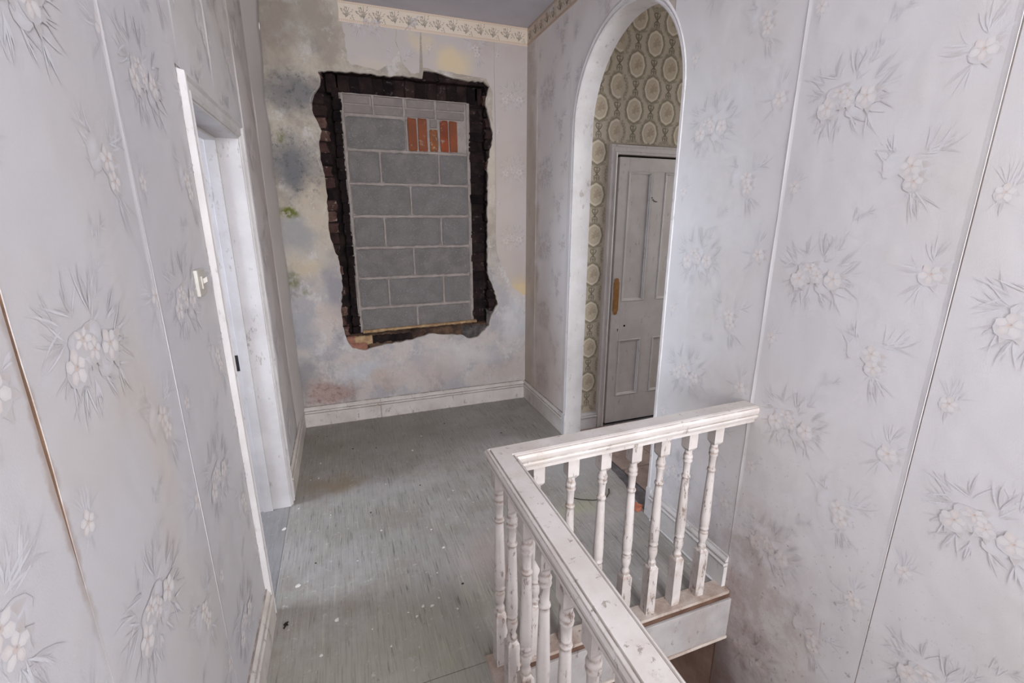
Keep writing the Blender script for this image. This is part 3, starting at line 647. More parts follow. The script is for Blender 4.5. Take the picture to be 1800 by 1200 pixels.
# ---- wallpaper border
SPR = Print(); q = random.Random(8)
for k in range(26):
    a = 1.57+q.uniform(-1.2, 1.2); L = q.uniform(.014, .028); h_ = q.uniform(-.036, .022)
    SPR.leaf((h_+.036)*math.cos(a)*.8, h_, L, .0065, a, (96, 98, 88) if k % 3 else (128, 118, 104), 0.95, k % 3)
for dx in (-.012, 0, .013): SPR.line([(0, -.038), (dx*.5, -.01), (dx*1.4, .036)], .0022, (92, 92, 82), .9, 1)
for k in range(9): SPR.ell(q.uniform(-.024, .024), q.uniform(-.02, .040), .005, .0045, 0, (164, 138, 122) if k % 2 else (88, 92, 82), .85, .4, 7, 3)
for k in range(5): SPR.ell(q.uniform(.034, .056), q.uniform(-.038, .0), .005, .007, k, (140, 130, 116), .75, .4, 6, 1)
def border(parent, fn, u0, u1, name='wallpaper_border'):
    P = Print(); n = int((u1-u0)/0.098)
    for i in range(n):
        P.put(SPR, u0+0.05+i*0.098, 2.792+(0.004 if i % 2 else -0.003), 0.95 if i % 2 else 0.85, clip=lambda u, v: u0 < u < u1, rot=0.25 if i % 2 else -0.15)
    P.line([(u0, 2.746), (u1, 2.746)], 0.003, (178, 150, 126), .6); P.line([(u0, 2.838), (u1, 2.838)], 0.003, (178, 150, 126), .6)
    k = int((u1-u0)/0.012)
    for i in range(k):
        for z in (2.739, 2.845): P.ell(u0+0.006+i*0.012, z, .0042, .0035, 0, (196, 152, 128), .8, .5, 6)
    t = 0.0035
    vs, fs, ms = poly_slab([(u0, 2.732)] + ([] if fn is not fB else []) + [(u1, 2.732), (u1, H-0.001), (u0, H-0.001), (u0+0.004, 2.80)], None, fn, t, 0.0005)
    cs = [(0, 0, 0, 0)]*len(vs); n0 = len(vs)
    vs += [fn(u, v, t+0.0003+0.00012*l) for u, v, l in P.v]; cs += P.c; fs += [tuple(i+n0 for i in f) for f in P.f]
    o = from_data(name, vs, fs, M['border'], parent)
    o.data.attributes.new('ink', 'FLOAT_COLOR', 'POINT').data.foreach_set('color', [x for c in cs for x in c]); return o
border(wall_back, fB, 0.112, XR-0.002)
border(wall_right, fR, -YB+0.004, 1.74)

# ------------------------------------------------------------------ blocked window: bricks, blocks, mortar (parts of the back wall)
def rough_brick_mesh(name, seed, amp=0.05, div=1):
    bm = bmesh.new(); bmesh.ops.create_cube(bm, size=1.0)
    bmesh.ops.bevel(bm, geom=bm.edges[:], offset=0.06, segments=1, affect='EDGES')
    bmesh.ops.subdivide_edges(bm, edges=[e for e in bm.edges if e.calc_length() > 0.5], cuts=div, use_grid_fill=True)
    q = random.Random(seed)
    for v in bm.verts:
        for k in range(3): v.co[k] += q.uniform(-amp, amp)
    me = bpy.data.meshes.new(name); bm.to_mesh(me); bm.free(); return me
BR = [rough_brick_mesh('brick', s) for s in range(6)]
for me in BR: me.materials.append(M['char_brick'])
BD = [rough_brick_mesh('brick_dusty', s+20, 0.07) for s in range(4)]
BS = [rough_brick_mesh('brick_black', s+40, 0.07) for s in range(4)]
for me in BS: me.materials.append(M['shaded_soot_brick'])
for me in BD: me.materials.append(M['dusty_brick'])
def brick(x0, x1, y0, y1, z0, z1, meshes, name='brick', rz=0.03, rough=0.004):
    o = bpy.data.objects.new(name, rnd.choice(meshes)); COL.objects.link(o); o.parent = wall_back
    o.location = ((x0+x1)/2+rnd.uniform(-rough, rough), (y0+y1)/2+rnd.uniform(-rough, rough), (z0+z1)/2)
    o.scale = (x1-x0, y1-y0, z1-z0); o.rotation_euler = (rnd.uniform(-rz, rz)*.5, rnd.uniform(-rz, rz)*.5, rnd.uniform(-rz, rz)); return o
FY, IY = YB+0.024, YB+0.100       # outer brick face, inner brick face
z = 0.60; i = 0
while z < 2.42:                    # outer leaf, left and right of the opening
    a = 0.0 if i % 2 else -0.012
    brick(-0.16, a+rnd.uniform(-.012, -.001), FY+rnd.uniform(0.002, 0.012), IY+0.02, z, z+0.066, BD if rnd.random() < .55 else BR)
    brick(1.082+rnd.uniform(-.006, .008), 1.24, FY+rnd.uniform(0.002, 0.008), IY+0.05, z, z+0.066, BR if rnd.random() < .8 else BD)
    z += 0.075; i += 1
x = -0.16
while x < 1.2:                     # course over the opening
    brick(x, min(x+0.215, 1.24), FY+0.012, IY+0.06, 2.452, 2.52, BR); x += 0.225
z = 0.66; i = 0
while z < 2.33:                    # inner leaf
    brick(0.028+rnd.uniform(-.004,.006), 0.086+rnd.uniform(-.010, .006), IY+rnd.uniform(-.012,.008), IY+0.08, z, z+0.066, BS)
    brick(0.972+rnd.uniform(-.004, .008), 1.12, IY+rnd.uniform(-.004,.012), IY+0.08, z, z+0.066, BR if rnd.random()<.5 else BS)
    z += 0.075; i += 1
x = 0.0
while x < 1.08:                    # soldier course over the blocks
    brick(x, x+0.066, IY, IY+0.08, 2.345, 2.455, BR, rz=0.05); x += 0.0745
mb = MB()
for a in ((-0.17, -0.016, FY+0.02, IY+0.06, 0.5, 2.46), (1.098, 1.25, FY+0.02, IY+0.06, 0.5, 2.46), (-0.17, 1.25, FY+0.03, IY+0.06, 2.46, 2.55),
          (0.036, 0.076, IY+0.008, IY+0.09, 0.6, 2.46), (-0.03, 0.036, IY+0.085, IY+0.09, 0.6, 2.46), (0.985, 1.12, IY+0.008, IY+0.09, 0.6, 2.46), (0.0, 1.1, IY+0.008, IY+0.09, 2.34, 2.46)): mb.box(*a)
mb.box(-0.17, 1.25, IY+0.09, IY+0.14, 0.45, 2.6)
mb.build('soot_and_gap_mortar', M['soot_and_gap_dark'], wall_back)  # also a black backdrop, so gaps between the bricks read as deep shade
# concrete blocks
BK = [rough_brick_mesh('concrete_block', s+50, 0.004) for s in range(4)]
for me in BK: me.materials.append(M['block'])
SM = [rough_brick_mesh('smeared_block', s+60, 0.012) for s in range(3)]
for me in SM: me.materials.append(M['render_smear'])
bx0, bx1 = 0.094, 0.962; BY = IY-0.004
def block(x0, x1, z0, z1, meshes=BK):
    o = brick(x0, x1, BY+rnd.uniform(0, .002), BY+0.09, z0, z1, meshes, 'concrete_block', 0.004, 0.0008); return o
for k in range(7):
    zc = 0.75+0.225*k; z0, z1 = zc-0.1045, zc+0.1045
    if k == 0: z0 = 0.66
    if k == 6: js = [bx0, 0.508]
    else: js = [bx0, 0.518, bx1] if k % 2 == 0 else [bx0, 0.315, 0.738, bx1]
    for a, b in zip(js, js[1:]): block(a+0.006, b-0.006, z0, z1)
for z0, z1 in ((2.222, 2.275), (2.283, 2.338)):
    js = [bx0-0.004, 0.292, 0.502, 0.726, bx1-0.008] if z0 < 2.25 else [bx0-0.008, 0.28, 0.512, 0.72, bx1-0.008]
    for a, b in zip(js, js[1:]): block(a+0.009, b-0.009, z0, z1, SM)
# orange bricks standing on end
for x0, x1, z1, mt in ((0.522, 0.585, 2.218, 'orange_brick'), (0.597, 0.662, 2.222, 'orange_brick'), (0.680, 0.738, 2.150, 'dull_brick'), (0.758, 0.818, 2.216, 'orange_brick'), (0.826, 0.886, 2.214, 'orange_brick')):
    me = rough_brick_mesh('upright_brick', int(x0*1000), 0.018); me.materials.append(M[mt])
    o = brick(x0, x1, BY-0.004, BY+0.08, 2.0, z1, [me], 'upright_brick', 0.01, 0.0015)
    if mt == 'dull_brick': o['label'] = 'shorter broken grey brown brick'
brick(0.684, 0.735, BY+0.001, BY+0.08, 2.16, 2.215, SM, 'brick_fragment')
# mortar between the blocks: backing and slightly proud beds
mo = MB(); mo.box(bx0-0.02, bx1+0.02, BY+0.006, BY+0.09, 0.66, 2.345)
mo.box(0.886, bx1+0.004, BY+0.004, BY+0.05, 1.99, 2.22); mo.box(0.664, 0.678, BY+0.002, BY+.05, 1.99, 2.2); mo.box(0.74, 0.756, BY+0.002, BY+.05, 1.99, 2.2)
def bed(p0, p1, w, q):
    (xa, za), (xb, zb) = p0, p1; n = max(3, int(math.dist(p0, p1)/0.02)); vs = []; fs = []
    dx, dz = (xb-xa)/n, (zb-za)/n; L = math.hypot(dx, dz); nx, nz = -dz/L, dx/L
    for i in range(n+1):
        c = (xa+dx*i, za+dz*i); wob = q.uniform(.75, 1.25)*w/2; o_ = q.uniform(-.0015, .0015)
        for k, dd in ((-1, .007), (-.6, -.003), (.6, -.003), (1, .007)):
            vs.append((c[0]+nx*(k*wob+o_), BY+dd, c[1]+nz*(k*wob+o_)))
    for i in range(n):
        for j in range(3): a = i*4+j; fs.append((a, a+4, a+5, a+1))
    mo.add(vs, fs)
q = random.Random(4)
for k in range(7):
    zb = 0.8625+0.225*k; xe = 0.512 if k == 5 else bx1
    if k < 6: bed((bx0, zb), (bx1, zb), 0.024, q)
    zc = 0.75+0.225*k
    for xj in (([0.518] if k % 2 == 0 else [0.315, 0.738]) if k < 6 else [0.514]): bed((xj, zc-0.105), (xj, zc+0.105), 0.016, q)
bed((bx0-0.004, 0.68), (bx0-0.004, 2.34), 0.024, q); bed((bx1+0.002, 0.68), (bx1+0.002, 2.34), 0.020, q)
bed((bx0, 2.342), (bx1, 2.342), 0.010, q)
for a in (0.292, 0.502, 0.726): bed((a, 2.22), (a, 2.34), 0.022, q)
mo.build('mortar', M['mortar'], wall_back)
# ledge of rubble at the foot of the opening
def lump_strip(name, x0, x1, y0, y1, ztop, zbot, mat, seed, amp=0.012, nx=40, label=None):
    q = Vector((seed*3.7, 0, 0)); vs = []; fs = []; prof = [(y1, 0), (y0*.4+y1*.6, .0), (y0*.8+y1*.2, .02), (y0, .15), (y0, .6), (y0+.006, 1)]
    for i in range(nx+1):
        x = x0+(x1-x0)*i/nx; zt_ = ztop(x) if callable(ztop) else ztop; zb_ = zbot(x) if callable(zbot) else zbot
        for j, (y, t) in enumerate(prof):
            n1 = noise.noise(Vector((x*22, j*1.9, seed))); n2 = noise.noise(Vector((x*55, j*3.1, seed+5)))
            vs.append((x, y+amp*(n1*.6+n2*.3), zt_+(zb_-zt_)*t+amp*(n2*.6+n1*.5)))
    k = len(prof)
    for i in range(nx):
        for j in range(k-1): a = i*k+j; fs.append((a, a+1, a+1+k, a+k))
    o = from_data(name, vs, fs, mat, wall_back, True)
    if label: o['label'] = label
    return o
lump_strip('rubble_ledge', -0.05, 1.13, FY+0.008, IY+0.03, lambda x: 0.672+0.018*x, 0.54, M['sill_mortar'], 1, 0.012, 90)
lump_strip('sill_timber', 0.10, 1.0, IY-0.03, IY+0.02, lambda x: 0.692+0.02*x, lambda x: 0.672+0.02*x, M['cream_mortar'], 2, 0.006, 70, 'thin pale strip of old mortar on the ledge')
lump_strip('lime_lump', 0.03, 0.16, FY+0.001, IY, 0.664, 0.60, M['cream_mortar'], 3, 0.014, 14, 'cream lump of old lime mortar')
lump_strip('red_rubble', -0.02, 0.12, FY-0.004, FY+0.03, 0.615, 0.555, M['red_plaster'], 4, 0.01, 14, 'reddish crumbled brick edge')
lump_strip('red_rubble', -0.035, 0.035, FY+0.000, IY, 0.665, 0.60, M['red_plaster'], 9, 0.01, 10)
lump_strip('grey_rubble', 0.86, 1.12, FY-0.004, IY, 0.68, 0.565, M['grey_rubble'], 5, 0.022, 26, 'grey broken mortar at the right end of the ledge')
lump_strip('grey_rubble', 1.07, 1.17, FY+0.001, IY, 0.80, 0.64, M['grey_rubble'], 6, 0.02, 14)
lump_strip('soot_patch', 0.16, 0.46, FY-0.002, IY-0.02, 0.662, 0.60, M['soot_and_gap_dark'], 7, 0.012, 30, 'black charred stretch of the ledge')

# ------------------------------------------------------------------ skirting boards
SKP = [(0, 0), (0.020, 0), (0.020, 0.106), (0.012, 0.1075), (0.012, 0.1105), (0.024, 0.112), (0.0255, 0.119), (0.022, 0.125), (0.014, 0.1265), (0.013, 0.1295), (0.017, 0.131), (0.016, 0.139), (0.009, 0.149), (0.006, 0.151), (0.008, 0.153), (0.007, 0.159), (0, 0.159)]
def skirting(name, p0, p1, label, mat='skirt', kids=None):
    # the profile's side axis (d x up) must point into the room
    vs, fs = sweep([p0, p1], SKP); o = from_data(name, vs, fs, M[mat]); fix_normals(o)
    return tag(o, label, 'baseboard', kind='structure')
g = 0.0
skirting('baseboard_back', (XL+0.018, YB, 0.003), (0.178, YB, 0.003), 'short left length of moulded skirting under the stained back wall')
skirting('baseboard_back', (0.181, YB-0.001, 0.003), (XR-0.018, YB-0.001, 0.003), 'long right length of moulded skirting under the stained back wall')
skirting('baseboard_left', (XL, 2.535, 0.003), (XL, YB, 0.003), 'moulded skirting on the left wall beyond the doorway')
skirting('baseboard_left', (XL, -3.64, 0.003), (XL, 1.672, 0.003), 'grimy moulded skirting on the left wall this side of the doorway')
skirting('baseboard_right', (XR, YB, 0.003), (XR, 2.746, 0.003), 'stained moulded skirting on the right wall beyond the arch')
skirting('baseboard_right', (XR, AY0-0.03, 0.003), (XR, 1.195, 0.003), 'white moulded skirting between the arch and the stair balusters', 'skirt_right')
# thin quadrant strip lying along the foot of the last one
vs, fs = sweep([(XR-0.026, 1.68, 0.005), (XR-0.024, 1.21, 0.005)], [(-.004, 0), (.004, 0), (.004, .004), (0, .007), (-.004, .006)])
tag(from_data('trim_3', vs, fs, M['gloss']), 'thin white bead along the foot of the skirting by the balusters', 'trim', kind='structure')

# ------------------------------------------------------------------ arch: jamb, soffit lining and bead
arch_trim = tag(empty('trim_1'), 'white painted lining and bead of the round-headed arch', 'trim', kind='structure')
def sweep_arch(prof, name, mat, rr_full=False):
    """prof: (dx from the wall face, radial offset from the opening edge) swept up one jamb, around, and down the other"""
    path = [(AY1, 0.0, (1, 0)), (AY1, AZ, (1, 0))] + [(AC+AR*math.cos(a), AZ+AR*math.sin(a), (math.cos(a), math.sin(a))) for a in [math.pi*i/36 for i in range(1, 36)]] + [(AY0, AZ, (-1, 0)), (AY0, 0.0, (-1, 0))]
    vs, fs = [], []; k = len(prof)
    for y, z, (ny, nz) in path:
        q_ = 1.0 if ny > 0 or rr_full else max(0.28, 1.0+0.72*ny)
        for dx, rr in prof: vs.append((XR+dx*(1 if dx > 0 else max(q_, .45)), y+ny*rr*(q_ if rr > 0 else 1), max(z+nz*rr*(q_ if rr > 0 else 1), 0.003)))
    for i in range(len(path)-1):
        for j in range(k): a, b = i*k+j, i*k+(j+1) % k; fs.append((a, b, b+k, a+k))
    fs += [tuple(range(k)), tuple(range(len(vs)-k, len(vs)))]
    return auto_smooth(fix_normals(from_data(name, vs, fs, mat, arch_trim)), 0.5)
sweep_arch([(0.0, -0.004), (0.116, -0.004), (0.116, 0.006), (0.0, 0.006)], 'arch_lining', M['arch'], True)
sweep_arch([(0.002, -0.008), (-0.009, -0.008), (-0.012, -0.003), (-0.010, 0.006), (-0.006, 0.010), (-0.010, 0.016), (-0.012, 0.026), (-0.009, 0.034), (-0.004, 0.040), (0.002, 0.041)], 'arch_bead', M['arch'])
pb = MB(); pb.box(XR-0.020, XR+0.002, AY1-0.004, AY1+0.046, 0.003, 0.165); pb.box(XR-0.016, XR+0.002, AY0-0.034, AY0+0.002, 0.003, 0.165)
pb.build('plinth_block', M['gloss'], arch_trim, 0.002)

# ------------------------------------------------------------------ passage beyond the arch
PY = 2.77; PX0 = XR+0.114
vs, fs, ms = poly_slab([(PX0-0.02, -0.2), (1.75, -0.2), (1.75, 1.93), (2.46, 1.93), (2.46, -0.2), (4.2, -0.2), (4.2, H), (PX0-0.02, H)], None, lambda u, v, d: (u, PY-d, v), 0, -0.12)
wall_passage = tag(from_data('wall_passage', vs, fs, M['plaster']), 'passage wall beyond the arch papered with cream medallions', 'wall', kind='structure')
# medallion print
MED = Print(); q = random.Random(12)
OL, OD, LT, IN = (128, 121, 101), (104, 98, 81), (218, 209, 190), (166, 142, 122)
for k in range(22):
    a = 2*math.pi*k/22; MED.leaf(.060*math.cos(a), .076*math.sin(a), .042, .026, a+1.57+q.uniform(-.5, .5), OL if k % 2 else OD, .85, 0)
    MED.ell(.066*math.cos(a), .082*math.sin(a), .012, .009, a, OL, .7, .2, 7, 1)
MED.ell(0, 0, .068, .084, 0, OL, .8, .75, 36, 1.5, wob=.06, lobes=12)
MED.ell(0, 0, .057, .071, 0, LT, .95, .95, 32, 2, wob=.035, lobes=8)
MED.ell(0, 0, .046, .058, 0, (214, 200, 172), .6, .1, 18, 3)
for k in range(9):
    a = q.uniform(0, 6.28); rr = q.uniform(.005, .026); MED.ell(rr*math.cos(a), rr*math.sin(a)*1.2, .014, .011, a, IN if k % 2 else (180, 154, 130), .85, .3, 8, 4, wob=.2)
for k in range(8): MED.leaf(q.uniform(-.01, .01), q.uniform(-.015, .01), .034, .007, k*.8, (146, 130, 104), .6, 4)
# flourish between medallions
FLO = Print()
for s_ in (-1, 1):
    FLO.line([(s_*x, y) for x, y in ((0, -.05), (.014, -.036), (.018, -.020), (.006, -.008), (0, .0))], .0052, OD, .95, 1)
    FLO.line([(s_*x, y) for x, y in ((0, .0), (.012, .010), (.020, .024), (.014, .036), (.004, .030))], .0052, OD, .95, 1)
    FLO.line([(s_*x, y) for x, y in ((.0, .052), (.014, .056), (.020, .046), (.010, .038), (0, .036))], .0045, OD, .9, 1)
    FLO.leaf(0, -.03, .034, .012, math.pi/2-s_*.9, OD, .8, 1); FLO.leaf(0, -.048, .030, .012, math.pi/2-s_*1.5, OL, .8, 1)
    FLO.leaf(0, .008, .022, .010, math.pi/2-s_*.7, OL, .8, 1)
FLO.line([(0, -.055), (0, .05)], .0045, OD, .9, 1)
FL2 = Print(); FL2.put(FLO, 0, 0, 1.12)
MP = ((MED, 0, 0), (FL2, 0, 0.131), (MED, 0.1275, 0.131), (FL2, 0.1275, 0.0))
def med_strip(outer, hole=None, clip=None, name='medallion_wallpaper'):
    fn = lambda u, v, d: (u, PY-d, v)
    vs, fs, ms = poly_slab(outer, hole, fn, 0.0015, 0.0001); cs = [(0, 0, 0, 0)]*len(vs)
    us = [p[0] for p in outer]; ws = [p[1] for p in outer]; lo, hi, bl, bh = min(us)+.001, max(us)-.001, min(ws)+.001, max(ws)-.001
    P = Print(); ins = lambda u, v: lo < u < hi and bl < v < bh and (clip is None or clip(u, v))
    for i in range(-2, 13):
        for k in range(-6, 9):
            for pr, du, dv in MP:
                cu, cv = 1.604+.255*i+du, 1.151+.262*k+dv
                if lo-.1 < cu < hi+.1 and bl-.1 < cv < bh+.1: P.put(pr, cu, cv, clip=ins)
    n0 = len(vs); vs += [fn(u, v, .0018+.00012*l) for u, v, l in P.v]; cs += P.c; fs += [tuple(i+n0 for i in f) for f in P.f]
    o = from_data(name, vs, fs, M['medallion'], wall_passage)
    o.data.attributes.new('ink', 'FLOAT_COLOR', 'POINT').data.foreach_set('color', [x for c in cs for x in c]); return o
med_strip([(PX0, 0.13), (1.686, 0.13), (1.686, 1.995), (1.76, 1.995), (1.76, H), (PX0, H)], clip=lambda u, v: u < 1.685 or v > 1.996)
med_strip([(1.761, 1.995), (2.29, 1.995), (2.29, H), (1.761, H)])
med_strip([(2.291, 1.995), (2.53, 1.995), (2.53, 0.13), (2.82, 0.13), (2.82, H), (2.291, H)], clip=lambda u, v: u > 2.531 or v > 1.996)
# passage shell
ps = MB(); ps.box(4.2, 4.3, 0.9, PY+.1, -0.2, H+.1); ps.box(PX0, 4.2, 1.2, 1.3, -0.2, H+.1)
tag(ps.build('wall_passage_end', M['medallion']), 'plain far and near walls of the passage', 'wall', kind='structure')
ps.v and None
c = MB(); c.box(PX0, 4.3, 1.2, PY, H, H+.1); tag(c.build('ceiling_passage', M['ceiling']), 'dim ceiling of the passage beyond the arch', 'ceiling', kind='structure')
pf = MB(); pf.box(XR, 4.3, 1.3, PY+0.12, -0.2, -0.008)
floor_passage = tag(pf.build('floor_passage', M['grey_dust']), 'dusty passage floor with dull red quarry tiles', 'floor', kind='structure')
th = MB(); th.box(XR+0.001, XR+0.114, AY0, AY1, -0.008, 0.001); th.build('threshold_board', M['grey_dust'], floor_passage)
TM = [rough_brick_mesh('floor_tile', s+80, 0.006) for s in range(3)]
for me in TM: me.materials.append(M['tile'])
for i in range(9):
    for j in range(5):
        x0, y0 = PX0+0.012+i*0.295, PY-0.02-(j+1)*0.295
        o = bpy.data.objects.new('floor_tile', rnd.choice(TM)); COL.objects.link(o); o.parent = floor_passage
        o.location = (x0+.1455, y0+.1455, -0.006+rnd.uniform(0, .002)); o.scale = (.289, .289, .014)
# skirting block and door of the passage
vs, fs = sweep([(PX0, PY, -0.004), (1.688, PY, -0.004)], [(a, b*0.82) for a, b in SKP]); tag(from_data('baseboard_passage', vs, fs, M['gloss']), 'short skirting between the arch and the passage door', 'baseboard', kind='structure')
casing = tag(empty('trim_2', (1.745, PY, 0)), 'moulded white casing around the four-panel passage door', 'trim', kind='structure')
CP = [(0, 0), (0, .012), (.012, .020), (.018, .014), (.040, .014), (.048, .024), (.056, .022), (.060, 0)]   # width, thickness
def casing_sweep(fn, w0, pts, name, parent, mat):
    """pts: list of (u,v,(nu,nv)) outline with outward direction"""
    vs, fs = [], []; k = len(CP)
    for u, v, (nu, nv) in pts:
        for a, t in CP: vs.append(fn(u+nu*a, v+nv*a, t))
    for i in range(len(pts)-1):
        for j in range(k): a, b = i*k+j, i*k+(j+1) % k; fs.append((a, b, b+k, a+k))
    fs += [tuple(range(k)), tuple(range(len(vs)-k, len(vs)))]
    return fix_normals(from_data(name, [(Vector(v)-parent.location) for v in vs], fs, mat, parent))
fP = lambda u, v, d: (u, PY-d, v)
for nm, pts in (('casing_upright', [(1.75, -.004, (-1, 0)), (1.75, 1.93, (-1, 1))]), ('casing_head', [(1.75, 1.93, (-1, 1)), (2.46, 1.93, (1, 1))]), ('casing_upright', [(2.46, 1.93, (1, 1)), (2.46, -.004, (1, 0))])):
    casing_sweep(fP, 0, pts, nm, casing, M['door'])
# four-panel door, a little proud shadow gap on the left
dx0, dx1, dz1, dyf = 1.777, 2.452, 1.916, PY+0.002
door = tag(empty('door_1', (dx0, dyf, 0)), 'white four-panel door at the passage with a wooden finger plate', 'door', kind='structure')
def dbox(name, a, mat='door', bevel=.0015, label=None):
    b = MB(); b.box(a[0]-dx0, a[1]-dx0, a[2]-dyf, a[3]-dyf, a[4], a[5]); o = b.build(name, M[mat], door, bevel)
    if label: o['label'] = label
    return o
P = [(1.852, 2.045), (2.150, 2.345)]
dbox('stile', (dx0, P[0][0], dyf, dyf+.04, .006, dz1)); dbox('stile', (P[1][1], dx1, dyf, dyf+.04, .006, dz1))
dbox('muntin', (P[0][1], P[1][0], dyf+.0002, dyf+.04, .22, 1.83))
for a, b in ((.006, .22), (.66, .945), (1.83, dz1)): dbox('rail', (P[0][0], P[1][1], dyf+.0001, dyf+.04, a, b))
for x0, x1 in P:
    for z0, z1 in ((.22, .66), (.945, 1.83)):
        dbox('panel', (x0, x1, dyf+.008, dyf+.03, z0+.004, z1-.004), bevel=.0005)
        mb = MB(); L = [(x0, z0), (x1, z0), (x1, z1), (x0, z1)]; prof = [(0, .0005), (.003, -.0035), (.007, -.0035), (.010, .001), (.016, .002), (.020, .0085)]; vs = []; fs = []
        for (x, z_), (sx, sz) in zip(L, ((1, 1), (-1, 1), (-1, -1), (1, -1))):
            for a, d in prof: vs.append((x+sx*a-dx0, d, z_+sz*a))
        for i in range(4):
            for j in range(5): a = i*6+j; b = ((i+1) % 4)*6+j; fs.append((a, b, b+1, a+1))
        from_data('panel_moulding', vs, fs, M['door'], door)
# finger plate with shaped ends
pts = []
for cx_, cz_, a0 in ((0, .118, 0), (0, -.118, math.pi)):
    for i in range(9): t = a0+math.pi*i/8; pts.append((.017*math.cos(t), cz_+.014*math.sin(t)))
    s_ = 1 if a0 == 0 else -1; pts += [(-s_*.017, s_*.110), (-s_*.023, s_*.100)]
    if a0 == 0: pts += [(-.023, -.100), (-.017, -.110)]
    else: pts += [(.023, .100), (.017, .110)]
vs, fs, ms = poly_slab(pts[:11]+pts[11:13]+pts[13:24]+pts[24:], None, lambda u, v, d: (1.806-dx0+u, -d, 0.985+v), .004, 0)
fix_normals(from_data('finger_plate', vs, fs, M['ply'], door))['label'] = 'brown wooden finger plate with rounded ends'
def disc(name, x, z_, r_, mat, parent, y=-.001):
    vs = [(x, y-.001, z_)]+[(x+r_*math.cos(t), y, z_+r_*math.sin(t)) for t in [i*math.pi/5 for i in range(10)]]
    return from_data(name, vs, [(0, 1+(i+1) % 10, 1+i) for i in range(10)], mat, parent)
disc('spindle_hole', 1.893-dx0, .765, .008, M['black'], door); disc('keyhole', 1.838-dx0, .742, .004, M['black'], door)
b = MB(); b.box(1.8365-dx0, 1.8395-dx0, -.0015, 0, .725, .742); b.build('keyhole_slot', M['black'], door)
b = MB()
for i, (x, z_) in enumerate(((2.045, 1.66), (2.055, 1.648), (2.062, 1.640), (2.072, 1.636), (2.084, 1.634))): b.box(x-dx0, x+.012-dx0, -.0015, 0, z_-.002, z_+.004)
b.build('scratch', M['wood_brown'], door)
bk = MB(); bk.box(1.75, 2.46, PY+.07, PY+.10, -.2, 1.95); tag(bk.build('black_sheet_behind_door', M['black']), 'black sheet standing in for the dark gap behind the passage door', 'wall', kind='structure')  # black sheet added so the gap beside the door looks dark

# ------------------------------------------------------------------ left doorway: architrave, lining, stops
dj = tag(empty('door_2', (XL, DY0, 0)), 'open doorway in the left wall with chipped white frame', 'door', kind='structure')
def jbox(name, a, mat='gloss', bevel=.002, label=None):
    b = MB(); b.box(a[0]-XL, a[1]-XL, a[2]-DY0, a[3]-DY0, a[4], a[5]); o = b.build(name, M[mat], dj, bevel)
    if label: o['label'] = label
    return o
for nm, pts in (('architrave', [(DY0+.004, .003, (-1, 0)), (DY0+.004, DZ-.004, (-1, 1))]), ('architrave_head', [(DY0+.004, DZ-.004, (-1, 1)), (DY1-.004, DZ-.004, (1, 1))]), ('architrave', [(DY1-.004, DZ-.004, (1, 1)), (DY1-.004, .003, (1, 0))])):
    casing_sweep(lambda u, v, d: (XL+d*0.85, u, v), 0, pts, nm, dj, M['gloss'])
jbox('jamb_lining', (XL-.17, XL+.006, DY0-.001, DY0+.012, .0, DZ)); jbox('jamb_lining', (XL-.17, XL+.006, DY1-.012, DY1+.001, .0, DZ))
jbox('head_lining', (XL-.17, XL+.006, DY0, DY1, DZ-.012, DZ+.001))
jbox('door_stop', (XL-.128, XL-.082, DY1-.024, DY1-.012, .003, DZ-.012)); jbox('door_stop', (XL-.128, XL-.082, DY0+.012, DY0+.024, .003, DZ-.012))
jbox('door_stop', (XL-.128, XL-.082, DY0+.024, DY1-.024, DZ-.024, DZ-.012))
jbox('lock_keeper', (XL-.162, XL-.132, DY1-.0145, DY1-.0115, .80, .88), 'dark_metal', 0, 'small black iron lock keeper')
for z_ in (1.10, 1.62, .42): pass
# room beyond the left doorway
rm = MB()
RX0, RX1, RY0, RY1 = -2.7, XL-.17, 0.6, 3.8
rm.box(RX0, RX1, RY0-.1, RY0, -.1, H+.1); rm.box(RX0, RX1, RY1, RY1+.1, -.1, H+.1)
vs, fs, ms = poly_slab([(RY0, -.1), (RY1, -.1), (RY1, H+.1), (RY0, H+.1)], [(1.55, .85), (2.5, .85), (2.5, 2.25), (1.55, 2.25)], lambda u, v, d: (RX0+d, u, v), 0, -.15)
rm.add(vs, fs); tag(rm.build('wall_side_room', M['ceiling']), 'plain pale walls of the room through the left doorway', 'wall', kind='structure')
b = MB(); b.box(RX0, RX1, RY0, RY1, -.1, -.001); tag(b.build('floor_side_room', M['wood_brown']), 'bare boarded floor of the room through the left doorway', 'floor', kind='structure')
b = MB(); b.box(RX0, RX1, RY0, RY1, H, H+.1); tag(b.build('ceiling_side_room', M['ceiling']), 'ceiling of the room through the left doorway', 'ceiling', kind='structure')
def window(name, fn, u0, u1, v0, v1, label):
    w_ = tag(empty(name, (0, 0, 0)), label, 'window', kind='structure')
    for nm, a in (('window_stile', (u0, u0+.05, v0, v1)), ('window_stile', (u1-.05, u1, v0, v1)), ('window_rail', (u0+.05, u1-.05, v0, v0+.06)), ('window_rail', (u0+.05, u1-.05, v1-.05, v1)), ('meeting_rail', (u0+.05, u1-.05, (v0+v1)/2-.02, (v0+v1)/2+.02)), ('glazing_bar', ((u0+u1)/2-.01, (u0+u1)/2+.01, v0+.06, v1-.05))):
        vs = [fn(u, v, d) for u in a[:2] for v in a[2:] for d in (0, .04)]
        from_data(nm, vs, box_data(0, 1, 0, 1, 0, 1)[1], M['gloss'], w_)
window('window_1', lambda u, v, d: (RX0-.14+d, u, v), 1.55, 2.5, .85, 2.25, 'sash window lighting the room on the left')
